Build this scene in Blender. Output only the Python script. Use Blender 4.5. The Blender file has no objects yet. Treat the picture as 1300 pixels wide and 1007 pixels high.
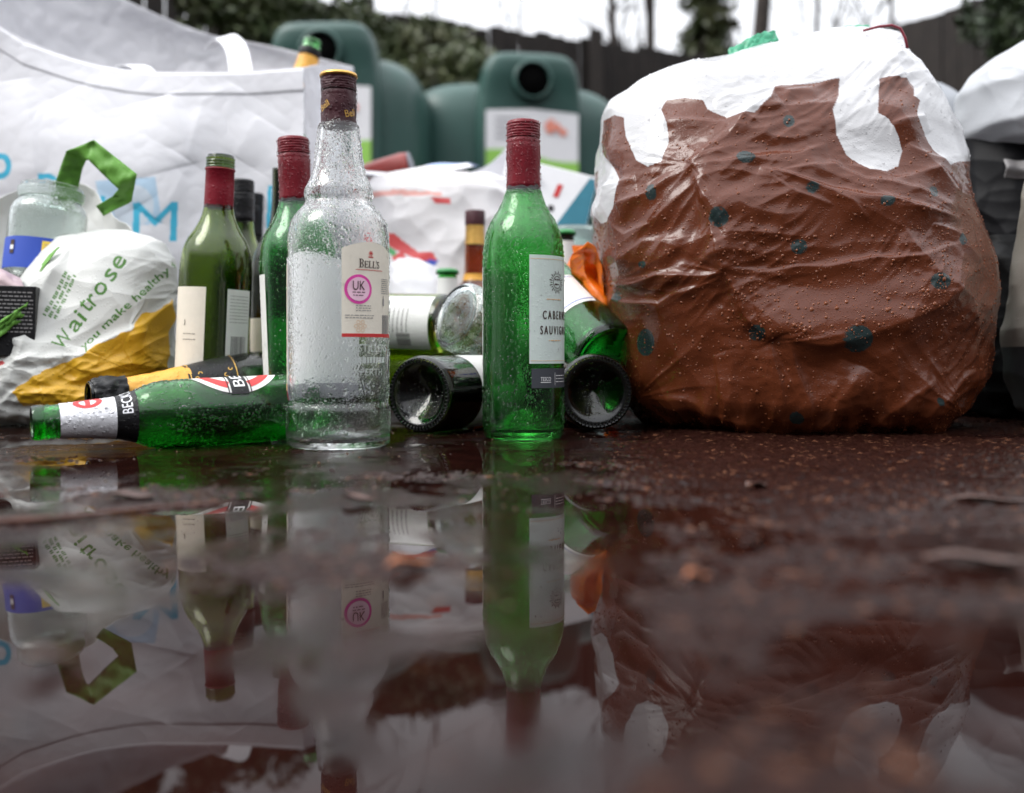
import bpy, math, random
import numpy as np
from mathutils import Vector, Matrix

SC = bpy.context.scene
COL = SC.collection
R = math.radians
random.seed(7)
RNG = np.random.default_rng(11)

# ------------------------------------------------------------------ camera
F, CX, HY, CH = 1264.0, 650.0, 449.0, 0.08      # photo pixels per unit slope, centre column, horizon row, eye height
cam_d = bpy.data.cameras.new('camera')
cam = bpy.data.objects.new('camera', cam_d)
COL.objects.link(cam)
cam.location = (0, 0, CH)
cam.rotation_euler = (R(90), 0, 0)
cam_d.sensor_width = 36
cam_d.lens = 36 * F / 1300
cam_d.shift_y = -(503.5 - HY) / 1300
cam_d.clip_start = 0.01
cam_d.clip_end = 500
cam_d.dof.use_dof = True
cam_d.dof.focus_distance = 0.90
cam_d.dof.aperture_fstop = 3.9
SC.camera = cam

# ------------------------------------------------------------------ world, sun, exposure
SUN_EL, SUN_ROT = R(50), R(248)
w = bpy.data.worlds.new("World")
SC.world = w
w.use_nodes = True
nt = w.node_tree
bg = nt.nodes['Background']
sky = nt.nodes.new('ShaderNodeTexSky')
sky.sky_type = 'NISHITA'
sky.sun_disc = False
sky.sun_elevation = SUN_EL
sky.sun_rotation = SUN_ROT
sky.dust_density = 3
sky.air_density = 1
hs = nt.nodes.new('ShaderNodeHueSaturation')
hs.inputs['Saturation'].default_value = 0.10
mixw = nt.nodes.new('ShaderNodeMix'); mixw.data_type = 'RGBA'
mixw.inputs[0].default_value = 0.62
mixw.inputs[7].default_value = (11.6, 11.9, 12.6, 1)
nt.links.new(sky.outputs[0], hs.inputs['Color'])
nt.links.new(hs.outputs[0], mixw.inputs[6])
# overcast sky: three times brighter overhead than at the horizon
tcw = nt.nodes.new('ShaderNodeTexCoord'); sxyz = nt.nodes.new('ShaderNodeSeparateXYZ')
nt.links.new(tcw.outputs['Generated'], sxyz.inputs[0])
grd = nt.nodes.new('ShaderNodeMath'); grd.operation = 'MULTIPLY_ADD'; grd.inputs[1].default_value = 0.95; grd.inputs[2].default_value = 0.43
nt.links.new(sxyz.outputs['Z'], grd.inputs[0])
gmx = nt.nodes.new('ShaderNodeMath'); gmx.operation = 'MAXIMUM'; gmx.inputs[1].default_value = 0.30
nt.links.new(grd.outputs[0], gmx.inputs[0])
vm = nt.nodes.new('ShaderNodeVectorMath'); vm.operation = 'SCALE'
# sky darkened low down behind the camera, added to cut pale reflections
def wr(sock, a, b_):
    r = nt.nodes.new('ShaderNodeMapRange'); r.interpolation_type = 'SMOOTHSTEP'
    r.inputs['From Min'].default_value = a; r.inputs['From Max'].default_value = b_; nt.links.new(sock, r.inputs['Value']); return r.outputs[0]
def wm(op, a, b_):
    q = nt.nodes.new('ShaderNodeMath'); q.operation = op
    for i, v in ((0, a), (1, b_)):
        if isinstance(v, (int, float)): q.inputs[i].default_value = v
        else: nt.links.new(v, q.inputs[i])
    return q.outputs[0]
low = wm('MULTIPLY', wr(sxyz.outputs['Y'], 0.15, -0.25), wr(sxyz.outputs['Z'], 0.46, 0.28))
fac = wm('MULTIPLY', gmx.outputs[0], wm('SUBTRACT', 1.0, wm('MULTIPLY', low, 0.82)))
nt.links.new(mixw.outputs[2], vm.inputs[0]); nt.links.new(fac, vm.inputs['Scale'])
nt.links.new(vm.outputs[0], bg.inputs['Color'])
bg.inputs['Strength'].default_value = 0.13
sun_d = bpy.data.lights.new('sun', 'SUN')
sun_d.energy = 1.3
sun_d.angle = R(30)
sun_d.color = (1.0, 0.97, 0.93)
sun = bpy.data.objects.new('sun', sun_d)
COL.objects.link(sun)
sun.rotation_euler = (R(90) - SUN_EL, 0, R(180) - SUN_ROT + R(0))
SC.view_settings.view_transform = 'Standard'
SC.view_settings.look = 'None'
SC.view_settings.exposure = 0.80
SC.view_settings.gamma = 1
SC.cycles.use_denoising = True
SC.cycles.max_bounces = 24
SC.cycles.transmission_bounces = 24
SC.cycles.transparent_max_bounces = 16
SC.cycles.glossy_bounces = 8
SC.cycles.diffuse_bounces = 4
SC.cycles.sample_clamp_indirect = 6
SC.cycles.caustics_reflective = False

# ------------------------------------------------------------------ numeric helpers
def P(x, y, d):
    return Vector(((x - CX) * d / F, d, CH - (y - HY) * d / F))

def proj(V):
    V = np.asarray(V)
    Y = np.maximum(V[..., 1], 0.05)
    return CX + F * V[..., 0] / Y, HY + F * (CH - V[..., 2]) / Y

_perm = np.random.default_rng(3).permutation(256)
_perm = np.concatenate([_perm, _perm, _perm])
_g = np.random.default_rng(5).normal(size=(256, 3)); _g /= np.linalg.norm(_g, axis=1)[:, None]
def noise(x, y, z=0.0):
    x, y, z = np.broadcast_arrays(np.asarray(x, float), np.asarray(y, float), np.asarray(z, float))
    xi, yi, zi = np.floor(x).astype(int), np.floor(y).astype(int), np.floor(z).astype(int)
    xf, yf, zf = x - xi, y - yi, z - zi
    xi &= 255; yi &= 255; zi &= 255
    f = lambda t: t * t * t * (t * (t * 6 - 15) + 10)
    u, v, s = f(xf), f(yf), f(zf)
    out = 0
    for dx in (0, 1):
        for dy in (0, 1):
            for dz in (0, 1):
                h = _perm[_perm[_perm[(xi + dx) & 255] + ((yi + dy) & 255)] + ((zi + dz) & 255)]
                g = _g[h]
                val = g[..., 0] * (xf - dx) + g[..., 1] * (yf - dy) + g[..., 2] * (zf - dz)
                out = out + val * (u if dx else 1 - u) * (v if dy else 1 - v) * (s if dz else 1 - s)
    return out * 1.5

def ridged(x, y, z=0.0, oct=3):
    a, o, f = 1.0, 0, 1.0
    for k in range(oct):
        o = o + a * (1 - 2 * np.minimum(1, np.abs(noise(x * f + 7 * k, y * f, z * f + 3 * k)) * 2.0))
        a *= 0.5; f *= 2.1
    return o

def in_poly(px, py, poly):
    inside = np.zeros(px.shape, bool)
    n = len(poly)
    j = n - 1
    for i in range(n):
        xi, yi = poly[i]; xj, yj = poly[j]
        c = ((yi > py) != (yj > py))
        with np.errstate(divide='ignore', invalid='ignore'):
            xx = (xj - xi) * (py - yi) / ((yj - yi) if yj != yi else 1e-9) + xi
        inside ^= c & (px < xx)
        j = i
    return inside

def seg_dist(px, py, a, b):
    ax, ay = a; bx, by = b
    L2 = (bx - ax) ** 2 + (by - ay) ** 2
    t = np.clip(((px - ax) * (bx - ax) + (py - ay) * (by - ay)) / L2, 0, 1)
    cx, cy = ax + t * (bx - ax), ay + t * (by - ay)
    side = (bx - ax) * (py - ay) - (by - ay) * (px - ax)
    return np.hypot(px - cx, py - cy), t, np.sign(side)

def fold(px, py, pts, amp, width, taper=True):
    """soft ridge of height amp along a polyline"""
    best = np.full(px.shape, 1e9); tt = np.zeros(px.shape); sgn = np.zeros(px.shape)
    n = len(pts) - 1
    for i in range(n):
        d, t, s = seg_dist(px, py, pts[i], pts[i + 1])
        m = d < best
        best = np.where(m, d, best); sgn = np.where(m, s, sgn); tt = np.where(m, (i + t) / n, tt)
    p0_, p1_ = pts[0], pts[-1]; l2_ = (p1_[0] - p0_[0]) ** 2 + (p1_[1] - p0_[1]) ** 2
    tt = np.clip(((px - p0_[0]) * (p1_[0] - p0_[0]) + (py - p0_[1]) * (p1_[1] - p0_[1])) / l2_, 0, 1)
    ww = width * (0.55 + 0.45 * np.sin(np.pi * np.clip(tt, 0.02, 0.98))) if taper else width
    e = np.sin(np.pi * np.clip(tt, 0, 1)) ** 0.5 if taper else 1
    x = best / (ww * np.where(sgn > 0, 3.6, 0.85))
    return amp * e * np.exp(-(np.sqrt(x * x + 0.04) - 0.2))

# ------------------------------------------------------------------ text as triangles
_tcache = {}
def text_tris(s):
    if s in _tcache: return _tcache[s]
    c = bpy.data.curves.new('glyph', 'FONT'); c.body = s; c.size = 1; c.resolution_u = 4
    o = bpy.data.objects.new('glyph', c); COL.objects.link(o)
    bpy.context.view_layer.update()
    me = bpy.data.meshes.new_from_object(o.evaluated_get(bpy.context.evaluated_depsgraph_get()))
    me.calc_loop_triangles()
    V = np.array([v.co[:2] for v in me.vertices]); T = np.array([t.vertices[:] for t in me.loop_triangles])
    bpy.data.objects.remove(o); bpy.data.curves.remove(c); bpy.data.meshes.remove(me)
    V = V - V.min(0); wd, ht = V.max(0)
    _tcache[s] = (V, T, wd, ht)
    return _tcache[s]

def text_mask(px, py, s, origin, ux, uy):
    """origin = lower-left corner in px; ux = full width vector; uy = full height vector"""
    V, T, wd, ht = text_tris(s)
    U = V / (wd, ht)
    W = np.array(origin) + U[:, :1] * np.array(ux) + U[:, 1:] * np.array(uy)
    m = np.zeros(px.shape, bool)
    lo, hi = W.min(0), W.max(0)
    idx = np.nonzero((px >= lo[0]) & (px <= hi[0]) & (py >= lo[1]) & (py <= hi[1]))
    x, y = px[idx], py[idx]
    r = np.zeros(x.shape, bool)
    for t in T:
        a, b, c = W[t]
        bb = (x >= min(a[0], b[0], c[0])) & (x <= max(a[0], b[0], c[0]))
        if not bb.any(): continue
        d1 = (b[0]-a[0])*(y-a[1])-(b[1]-a[1])*(x-a[0])
        d2 = (c[0]-b[0])*(y-b[1])-(c[1]-b[1])*(x-b[0])
        d3 = (a[0]-c[0])*(y-c[1])-(a[1]-c[1])*(x-c[0])
        r |= bb & (((d1 >= 0) & (d2 >= 0) & (d3 >= 0)) | ((d1 <= 0) & (d2 <= 0) & (d3 <= 0)))
    m[idx] = r
    return m

# ------------------------------------------------------------------ materials
def new_mat(name):
    m = bpy.data.materials.new(name); m.use_nodes = True
    return m, m.node_tree, m.node_tree.nodes['Principled BSDF']

def drops_height(nt, scale, dens, coord, size=0.42):
    """height field of round beads of water"""
    N, L = nt.nodes, nt.links
    v = N.new('ShaderNodeTexVoronoi'); v.inputs['Scale'].default_value = scale
    v.inputs['Randomness'].default_value = 0.9
    L.new(coord, v.inputs['Vector'])
    mr = N.new('ShaderNodeMapRange'); mr.interpolation_type = 'SMOOTHSTEP'
    mr.inputs['From Min'].default_value = size; mr.inputs['From Max'].default_value = size * 0.25
    L.new(v.outputs['Distance'], mr.inputs['Value'])
    sep = N.new('ShaderNodeSeparateColor'); L.new(v.outputs['Color'], sep.inputs[0])
    lt = N.new('ShaderNodeMath'); lt.operation = 'LESS_THAN'; lt.inputs[1].default_value = dens
    L.new(sep.outputs[0], lt.inputs[0])
    mu = N.new('ShaderNodeMath'); mu.operation = 'MULTIPLY'
    L.new(mr.outputs[0], mu.inputs[0]); L.new(lt.outputs[0], mu.inputs[1])
    return mu.outputs[0]

def wet(m, nt, b, s1=260, s2=600, dens=(0.5, 0.55), strength=0.5, dist=0.0008, smear=0.0, smear_scale=60):
    N, L = nt.nodes, nt.links
    tc = N.new('ShaderNodeTexCoord')
    h1 = drops_height(nt, s1, dens[0], tc.outputs['Object'])
    h2 = drops_height(nt, s2, dens[1], tc.outputs['Object'])
    a = N.new('ShaderNodeMath'); a.operation = 'MULTIPLY_ADD'; a.inputs[1].default_value = 0.45
    L.new(h2, a.inputs[0]); L.new(h1, a.inputs[2])
    out = a.outputs[0]
    if smear:
        n = N.new('ShaderNodeTexNoise'); n.inputs['Scale'].default_value = smear_scale; n.inputs['Detail'].default_value = 3
        mp = N.new('ShaderNodeMapping'); mp.inputs['Scale'].default_value = (1, 1, 0.45)
        L.new(tc.outputs['Object'], mp.inputs[0]); L.new(mp.outputs[0], n.inputs['Vector'])
        a2 = N.new('ShaderNodeMath'); a2.operation = 'MULTIPLY_ADD'; a2.inputs[1].default_value = smear
        L.new(n.outputs['Fac'], a2.inputs[0]); L.new(out, a2.inputs[2]); out = a2.outputs[0]
    bp = N.new('ShaderNodeBump'); bp.inputs['Strength'].default_value = strength; bp.inputs['Distance'].default_value = dist
    L.new(out, bp.inputs['Height']); L.new(bp.outputs[0], b.inputs['Normal'])
    return tc

def glass(name, col, rough=0.0, drops=True, ior=1.5, strength=0.6, smear=0.9, s1=330, s2=700):
    m, nt, b = new_mat(name)
    b.inputs['Base Color'].default_value = (*col, 1)
    b.inputs['Transmission Weight'].default_value = 1
    b.inputs['Roughness'].default_value = rough
    b.inputs['IOR'].default_value = ior
    if drops: wet(m, nt, b, s1, s2, (0.6, 0.6), strength, 0.0007, smear, 70)
    return m

def plain(name, col, rough=0.5, metal=0.0, drops=0.0, vary=0.0, vscale=30, spec=0.5, coat=0.0, col2=None, s1=260, s2=600, trans=0.0, bump=0.0, bscale=80):
    m, nt, b = new_mat(name)
    N, L = nt.nodes, nt.links
    b.inputs['Base Color'].default_value = (*col, 1)
    b.inputs['Roughness'].default_value = rough
    b.inputs['Metallic'].default_value = metal
    b.inputs['Specular IOR Level'].default_value = spec
    b.inputs['Coat Weight'].default_value = coat
    b.inputs['Coat Roughness'].default_value = 0.05
    tc = None
    if drops: tc = wet(m, nt, b, s1, s2, (0.6, 0.6), drops, 0.0009)
    if vary or col2:
        if tc is None: tc = N.new('ShaderNodeTexCoord')
        n = N.new('ShaderNodeTexNoise'); n.inputs['Scale'].default_value = vscale; n.inputs['Detail'].default_value = 6
        n.inputs['Roughness'].default_value = 0.65
        L.new(tc.outputs['Object'], n.inputs['Vector'])
        r = N.new('ShaderNodeMapRange'); r.inputs['From Min'].default_value = 0.3; r.inputs['From Max'].default_value = 0.7
        L.new(n.outputs['Fac'], r.inputs['Value'])
        mx = N.new('ShaderNodeMix'); mx.data_type = 'RGBA'
        c2 = col2 if col2 else tuple(c * (1 - vary) for c in col)
        mx.inputs[6].default_value = (*col, 1); mx.inputs[7].default_value = (*c2, 1)
        L.new(r.outputs[0], mx.inputs[0]); L.new(mx.outputs[2], b.inputs['Base Color'])
    if bump and not drops:
        if tc is None: tc = N.new('ShaderNodeTexCoord')
        n2 = N.new('ShaderNodeTexNoise'); n2.inputs['Scale'].default_value = bscale; n2.inputs['Detail'].default_value = 5
        L.new(tc.outputs['Object'], n2.inputs['Vector'])
        bp = N.new('ShaderNodeBump'); bp.inputs['Strength'].default_value = bump; bp.inputs['Distance'].default_value = 0.4 / bscale
        L.new(n2.outputs['Fac'], bp.inputs['Height']); L.new(bp.outputs[0], b.inputs['Normal'])
    if trans:
        t = N.new('ShaderNodeBsdfTranslucent'); t.inputs['Color'].default_value = (*col, 1)
        ms = N.new('ShaderNodeMixShader'); ms.inputs[0].default_value = trans
        L.new(b.outputs[0], ms.inputs[1]); L.new(t.outputs[0], ms.inputs[2]); L.new(ms.outputs[0], nt.nodes['Material Output'].inputs['Surface'])
    return m

def sheet(name, rough=0.35, drops=0.5, s1=330, s2=800, trans=0.25, bump=0.0, spec=0.5, dens=(0.6, 0.6), grime=0.0, coat=0.0):
    """plastic or cloth film whose printed colour is stored on the mesh; lets a little light through"""
    m, nt, b = new_mat(name)
    N, L = nt.nodes, nt.links
    at = N.new('ShaderNodeAttribute'); at.attribute_name = 'print'
    colr = at.outputs['Color']
    b.inputs['Roughness'].default_value = rough
    b.inputs['Specular IOR Level'].default_value = spec
    b.inputs['Coat Weight'].default_value = coat
    b.inputs['Coat Roughness'].default_value = 0.08
    tc = wet(m, nt, b, s1, s2, dens, drops, 0.0008, bump, 500)
    if grime:
        n = N.new('ShaderNodeTexNoise'); n.inputs['Scale'].default_value = 22; n.inputs['Detail'].default_value = 7
        L.new(tc.outputs['Object'], n.inputs['Vector'])
        r = N.new('ShaderNodeMapRange'); r.inputs['From Min'].default_value = 0.52; r.inputs['From Max'].default_value = 0.75
        r.inputs['To Max'].default_value = grime
        L.new(n.outputs['Fac'], r.inputs['Value'])
        mx = N.new('ShaderNodeMix'); mx.data_type = 'RGBA'; mx.inputs[7].default_value = (0.2, 0.17, 0.14, 1)
        L.new(r.outputs[0], mx.inputs[0]); L.new(colr, mx.inputs[6]); colr = mx.outputs[2]
    L.new(colr, b.inputs['Base Color'])
    if trans:
        t = N.new('ShaderNodeBsdfTranslucent'); L.new(colr, t.inputs['Color'])
        ms = N.new('ShaderNodeMixShader'); ms.inputs[0].default_value = trans
        L.new(b.outputs[0], ms.inputs[1]); L.new(t.outputs[0], ms.inputs[2])
        L.new(ms.outputs[0], nt.nodes['Material Output'].inputs['Surface'])
    return m

M = {
 'g_green': glass('green_glass', (0.20, 0.66, 0.22), strength=0.2, smear=0.6),
 'g_bright': glass('bright_green_glass', (0.10, 0.60, 0.16), strength=0.2, smear=0.6),
 'g_beer': glass('beer_green_glass', (0.10, 0.58, 0.13), strength=0.2, smear=0.6),
 'g_olive': glass('olive_glass', (0.27, 0.37, 0.045), strength=0.12, smear=0.5),
 'g_dark': glass('dark_glass', (0.06, 0.075, 0.02), strength=0.15),
 'g_amber': glass('amber_glass', (0.50, 0.16, 0.02), strength=0.3),
 'g_clear': glass('clear_glass', (0.97, 0.985, 0.98), strength=0.22, smear=0.5),
 'g_jar': glass('jar_glass', (0.90, 0.96, 0.94), strength=0.3, smear=1.0),
 'red_cap': plain('red_cap', (0.17, 0.006, 0.014), 0.32, spec=0.3, drops=0.4, vary=0.3, s1=300, s2=520),
 'red_ring': plain('red_foil', (0.20, 0.007, 0.018), 0.4, spec=0.3, drops=0.4, vary=0.2),
 'black_cap': plain('black_cap', (0.006, 0.006, 0.007), 0.35, spec=0.3, drops=0.5),
 'brown_cap': plain('brown_cap', (0.060, 0.012, 0.018), 0.45, spec=0.3, drops=0.6, vary=0.4),
 'green_cap': plain('green_cap', (0.02, 0.22, 0.05), 0.4),
 'gold': plain('gold_foil', (0.80, 0.48, 0.13), 0.35, metal=0.85, drops=0.4, vary=0.4),
 'yellow': plain('yellow_foil', (0.80, 0.40, 0.05), 0.45, drops=0.5, vary=0.25),
 'silver': plain('silver_paper', (0.80, 0.80, 0.83), 0.33, metal=0.2, drops=0.6),
 'paper': plain('label_paper', (0.82, 0.82, 0.79), 0.6, trans=0.12, vary=0.08, vscale=60, drops=0.12),
 'cream': plain('cream_paper', (0.86, 0.80, 0.68), 0.6, trans=0.08, vary=0.1, vscale=60, drops=0.12),
 'mint': plain('pale_label_paper', (0.70, 0.79, 0.75), 0.55, trans=0.12, vary=0.10, vscale=80, drops=0.15),
 'lilac': plain('lilac_paper', (0.55, 0.53, 0.62), 0.6, trans=0.3),
 'ink': plain('dark_ink', (0.02, 0.018, 0.02), 0.6),
 'grey_ink': plain('grey_ink', (0.25, 0.24, 0.24), 0.6),
 'brown_ink': plain('brown_ink', (0.05, 0.025, 0.02), 0.6),
 'red_ink': plain('red_ink', (0.55, 0.03, 0.03), 0.5),
 'maroon': plain('maroon_ink', (0.22, 0.015, 0.03), 0.5),
 'pink': plain('pink_ink', (0.75, 0.06, 0.38), 0.5),
 'pale_pink': plain('pale_pink_ink', (0.85, 0.55, 0.68), 0.5),
 'tan': plain('tan_ink', (0.70, 0.45, 0.25), 0.6),
 'blue': plain('blue_ink', (0.03, 0.08, 0.45), 0.5),
 'sky_blue': plain('light_blue_ink', (0.2, 0.5, 0.8), 0.5),
 'yellow_ink': plain('yellow_ink', (0.85, 0.6, 0.08), 0.5),
 'white_ink': plain('white_ink', (0.8, 0.8, 0.8), 0.5),
 'slate': plain('slate_paper', (0.045, 0.05, 0.06), 0.5, drops=0.15),
 'black_paper': plain('black_paper', (0.008, 0.008, 0.009), 0.4, spec=0.3, drops=0.4),
 'bank': plain('green_plastic', (0.031, 0.092, 0.077), 0.42, vary=0.25, vscale=2.5, bump=0.15, bscale=40),
 'bank_black': plain('painted_hole_shade', (0.002, 0.002, 0.002), 0.9, spec=0.05),
 'fence': plain('fence_wood', (0.022, 0.0155, 0.0125), 0.85, vary=0.6, vscale=8, bump=0.5, bscale=60),
 'bark': plain('bark', (0.055, 0.042, 0.036), 0.9, vary=0.5, vscale=9, bump=0.6, bscale=20),
 'leaf_bg': plain('ivy_leaves', (0.045, 0.075, 0.022), 0.5, col2=(0.10, 0.10, 0.04), vscale=3),
 'leaf_dark': plain('evergreen_leaves', (0.020, 0.040, 0.016), 0.5, col2=(0.05, 0.07, 0.025), vscale=3),
 'label_back': plain('thin_label_paper', (0.90, 0.90, 0.92), 0.5, trans=0.75),
 'teal': plain('teal_card', (0.03, 0.20, 0.28), 0.5, vary=0.2),
 'grey_card': plain('grey_card', (0.30, 0.30, 0.33), 0.6, vary=0.2),
 'card_white': plain('white_card', (0.82, 0.82, 0.84), 0.5, vary=0.06),
 'handle_green': plain('green_plastic_film', (0.13, 0.33, 0.05), 0.5, drops=0.2, spec=0.25, vary=0.15, vscale=40),
 'orange_leaf': plain('orange_leaf', (0.32, 0.09, 0.02), 0.35, col2=(0.16, 0.05, 0.015), vscale=60),
 'brown_leaf': plain('brown_leaf', (0.075, 0.028, 0.015), 0.35, col2=(0.03, 0.013, 0.009), vscale=60),
 'twig': plain('twig_bark', (0.12, 0.042, 0.024), 0.5, vary=0.5, vscale=60),
 'purple_foil': plain('pale_pink_film', (0.45, 0.33, 0.35), 0.4, vary=0.3),
 'drop': glass('water_bead', (1, 1, 1), drops=False, ior=1.33),
}

# ------------------------------------------------------------------ object helpers
def mesh_obj(name, V, Fc, mat, parent=None, smooth=True, colors=None):
    me = bpy.data.meshes.new(name)
    V = np.asarray(V, np.float32)
    if isinstance(Fc, np.ndarray):
        me.vertices.add(len(V)); me.vertices.foreach_set('co', V.ravel())
        n, k = Fc.shape
        me.loops.add(n * k); me.loops.foreach_set('vertex_index', Fc.astype(np.int32).ravel())
        me.polygons.add(n); me.polygons.foreach_set('loop_start', np.arange(0, n * k, k, dtype=np.int32))
        me.update(calc_edges=True); me.validate()
    else:
        me.from_pydata([tuple(v) for v in V], [], [tuple(f) for f in Fc]); me.update()
    if smooth: me.polygons.foreach_set('use_smooth', np.ones(len(me.polygons), bool))
    if colors is not None:
        ca = me.color_attributes.new('print', 'FLOAT_COLOR', 'POINT')
        c4 = np.ones((len(V), 4), np.float32); c4[:, :3] = colors
        ca.data.foreach_set('color', c4.ravel())
    me.materials.append(M[mat] if isinstance(mat, str) else mat)
    o = bpy.data.objects.new(name, me); COL.objects.link(o)
    if parent is not None: o.parent = parent
    return o

def tag(o, label=None, cat=None, group=None, kind=None):
    if label: o['label'] = label
    if cat: o['category'] = cat
    if group: o['group'] = group
    if kind: o['kind'] = kind
    return o

def thing(name, label, cat, loc=(0, 0, 0), group=None):
    o = bpy.data.objects.new(name, None); COL.objects.link(o)
    o.location = loc; o.empty_display_size = 0.05
    return tag(o, label, cat, group)

def grid_faces(nu, nv, wrap_u=False):
    """vertices laid out [v][u]"""
    u = np.arange(nu if wrap_u else nu - 1); v = np.arange(nv - 1)
    U, V = np.meshgrid(u, v)
    a = V * nu + U; b = V * nu + (U + 1) % nu; c = (V + 1) * nu + (U + 1) % nu; d = (V + 1) * nu + U
    return np.stack([a, b, c, d], -1).reshape(-1, 4)

def lathe(name, prof, mat, parent=None, seg=64, knurl=None):
    """prof: list of (r, z) walked so that the outside lies to the right going up"""
    prof = np.array(prof, float)
    th = np.linspace(0, 2 * np.pi, seg, endpoint=False)
    rr = prof[:, 0][:, None] * np.ones(seg)[None]
    if knurl: rr = rr + knurl(prof[:, 1][:, None], th[None], rr)
    V = np.stack([rr * np.sin(th), -rr * np.cos(th), np.repeat(prof[:, 1][:, None], seg, 1)], -1).reshape(-1, 3)
    Fc = grid_faces(seg, len(prof), True)
    return mesh_obj(name, V, Fc, mat, parent)

def smooth_prof(pts, n=6):
    """Catmull-Rom through (r, z) points"""
    p = [np.array(q, float) for q in pts]
    p = [p[0]] + p + [p[-1]]
    out = []
    for i in range(1, len(p) - 2):
        for k in range(n):
            t = k / n
            a, b, c, d = p[i - 1], p[i], p[i + 1], p[i + 2]
            q = 0.5 * ((2 * b) + (c - a) * t + (2 * a - 5 * b + 4 * c - d) * t * t + (3 * b - a - 3 * c + d) * t ** 3)
            out.append((max(q[0], 1e-5), q[1]))
    out.append(tuple(p[-2]))
    return out

def bottle_profile(outer, wall=0.0028, punt=0.02, lipz=None):
    """outer: base -> lip list of (r,z) already smooth; closed shell with a pushed-in base"""
    o = list(outer)
    rb = o[0][0]
    base = [(1e-5, punt), (rb * 0.35, punt * 0.75), (rb * 0.65, punt * 0.28), (rb * 0.82, 0.001), (rb * 0.92, -0.0), (rb, 0.0015)]
    prof = base + o[1:]
    rl, zl = o[-1]
    inner = [(max(r - wall, 0.002), z) for r, z in o[1:] if z > 0.010]
    inner = inner[::-1]
    prof += [(rl - 0.0008, zl + 0.0008), (inner[0][0] + 0.0005, zl + 0.0008)]
    prof += inner
    ri = inner[-1][0]
    prof += [(ri * 0.94, 0.0055 + punt * 0.05), (ri * 0.7, punt * 0.45 + 0.004), (ri * 0.35, punt + 0.002), (1e-5, punt + 0.005)]
    return prof

def rad_at(outer, z):
    zz = [q[1] for q in outer]; rr = [q[0] for q in outer]
    return np.interp(z, zz, rr)

def patch(name, outer, th0, th1, z0, z1, mat, parent, off=0.0003, top=None, bot=None, nu=40, nv=14):
    """paper wrapped round the glass from angle th0 to th1 (degrees; 0 faces -Y, positive to the right)"""
    u = np.linspace(0, 1, nu); v = np.linspace(0, 1, nv)
    hi = np.array([z1 if top is None else top(x) for x in u]); lo = np.array([z0 if bot is None else bot(x) for x in u])
    Z = lo[None] + (hi - lo)[None] * v[:, None]
    T = np.radians(th0 + (th1 - th0) * u)[None] * np.ones(nv)[:, None]
    rr = rad_at(outer, Z) + off
    V = np.stack([rr * np.sin(T), -rr * np.cos(T), Z], -1).reshape(-1, 3)
    return mesh_obj(name, V, grid_faces(nu, nv), mat, parent)

def wrap_points(outer, th_c, zc, xs, ys, off):
    rr = rad_at(outer, zc + ys) + off
    T = math.radians(th_c) + xs / rad_at(outer, zc)
    return np.stack([rr * np.sin(T), -rr * np.cos(T), zc + ys], -1)

class Ink:
    """flat printing wrapped on a bottle; one mesh"""
    def __init__(s, outer, off=0.0007): s.o = outer; s.off = off; s.V = []; s.F = []
    def _add(s, V, Fc):
        n = sum(len(v) for v in s.V); s.V.append(V); s.F += [tuple(int(i) + n for i in f) for f in Fc]
    def text(s, t, th, z, width, height, rot=0):
        V, T, wd, ht = text_tris(t)
        x = (V[:, 0] / wd - 0.5) * width; y = (V[:, 1] / ht - 0.5) * height
        if rot: x, y = x * math.cos(rot) - y * math.sin(rot), x * math.sin(rot) + y * math.cos(rot)
        s._add(wrap_points(s.o, th, z, x, y, s.off), T); return s
    def poly(s, th, z, pts):
        pts = np.array(pts, float); s._add(wrap_points(s.o, th, z, pts[:, 0], pts[:, 1], s.off), [list(range(len(pts)))]); return s
    def bar(s, th, z, w_, h_):
        n = max(2, int(w_ / 0.002) + 1)
        xs = np.linspace(-w_ / 2, w_ / 2, n)
        x = np.concatenate([xs, xs]); y = np.concatenate([np.full(n, -h_ / 2), np.full(n, h_ / 2)])
        s._add(wrap_points(s.o, th, z, x, y, s.off), [(i, i + 1, n + i + 1, n + i) for i in range(n - 1)]); return s
    def ring(s, th, z, r0, r1, a0=0, a1=360, n=36, sx=1.0, sy=1.0):
        a = np.radians(np.linspace(a0, a1, n))
        x = np.concatenate([r0 * np.cos(a), r1 * np.cos(a)]) * sx; y = np.concatenate([r0 * np.sin(a), r1 * np.sin(a)]) * sy
        s._add(wrap_points(s.o, th, z, x, y, s.off), [(i, i + 1, n + i + 1, n + i) for i in range(n - 1)]); return s
    def lines(s, th, z, w_, n, pitch, h_=0.0006):
        rr = random.Random(n * 7 + int(z * 1e4))
        for k in range(n):
            x = -w_ / 2
            while x < w_ / 2 - 0.001:
                l = rr.uniform(0.0012, 0.0042); l = min(l, w_ / 2 - x)
                s.bar(th + math.degrees((x + l / 2) / float(rad_at(s.o, z))), z - k * pitch, l, h_); x += l + 0.0008
        return s
    def code(s, th, z, w_, h_):
        rr = random.Random(5); x = -w_ / 2
        while x < w_ / 2:
            b = rr.choice([0.0004, 0.0007, 0.0011]); s.bar(th + math.degrees((x + b / 2) / float(rad_at(s.o, z))), z, b, h_); x += b + rr.choice([0.0004, 0.0008])
        return s
    def build(s, name, mat, parent):
        return mesh_obj(name, np.concatenate(s.V), s.F, mat, parent, smooth=False)

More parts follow.
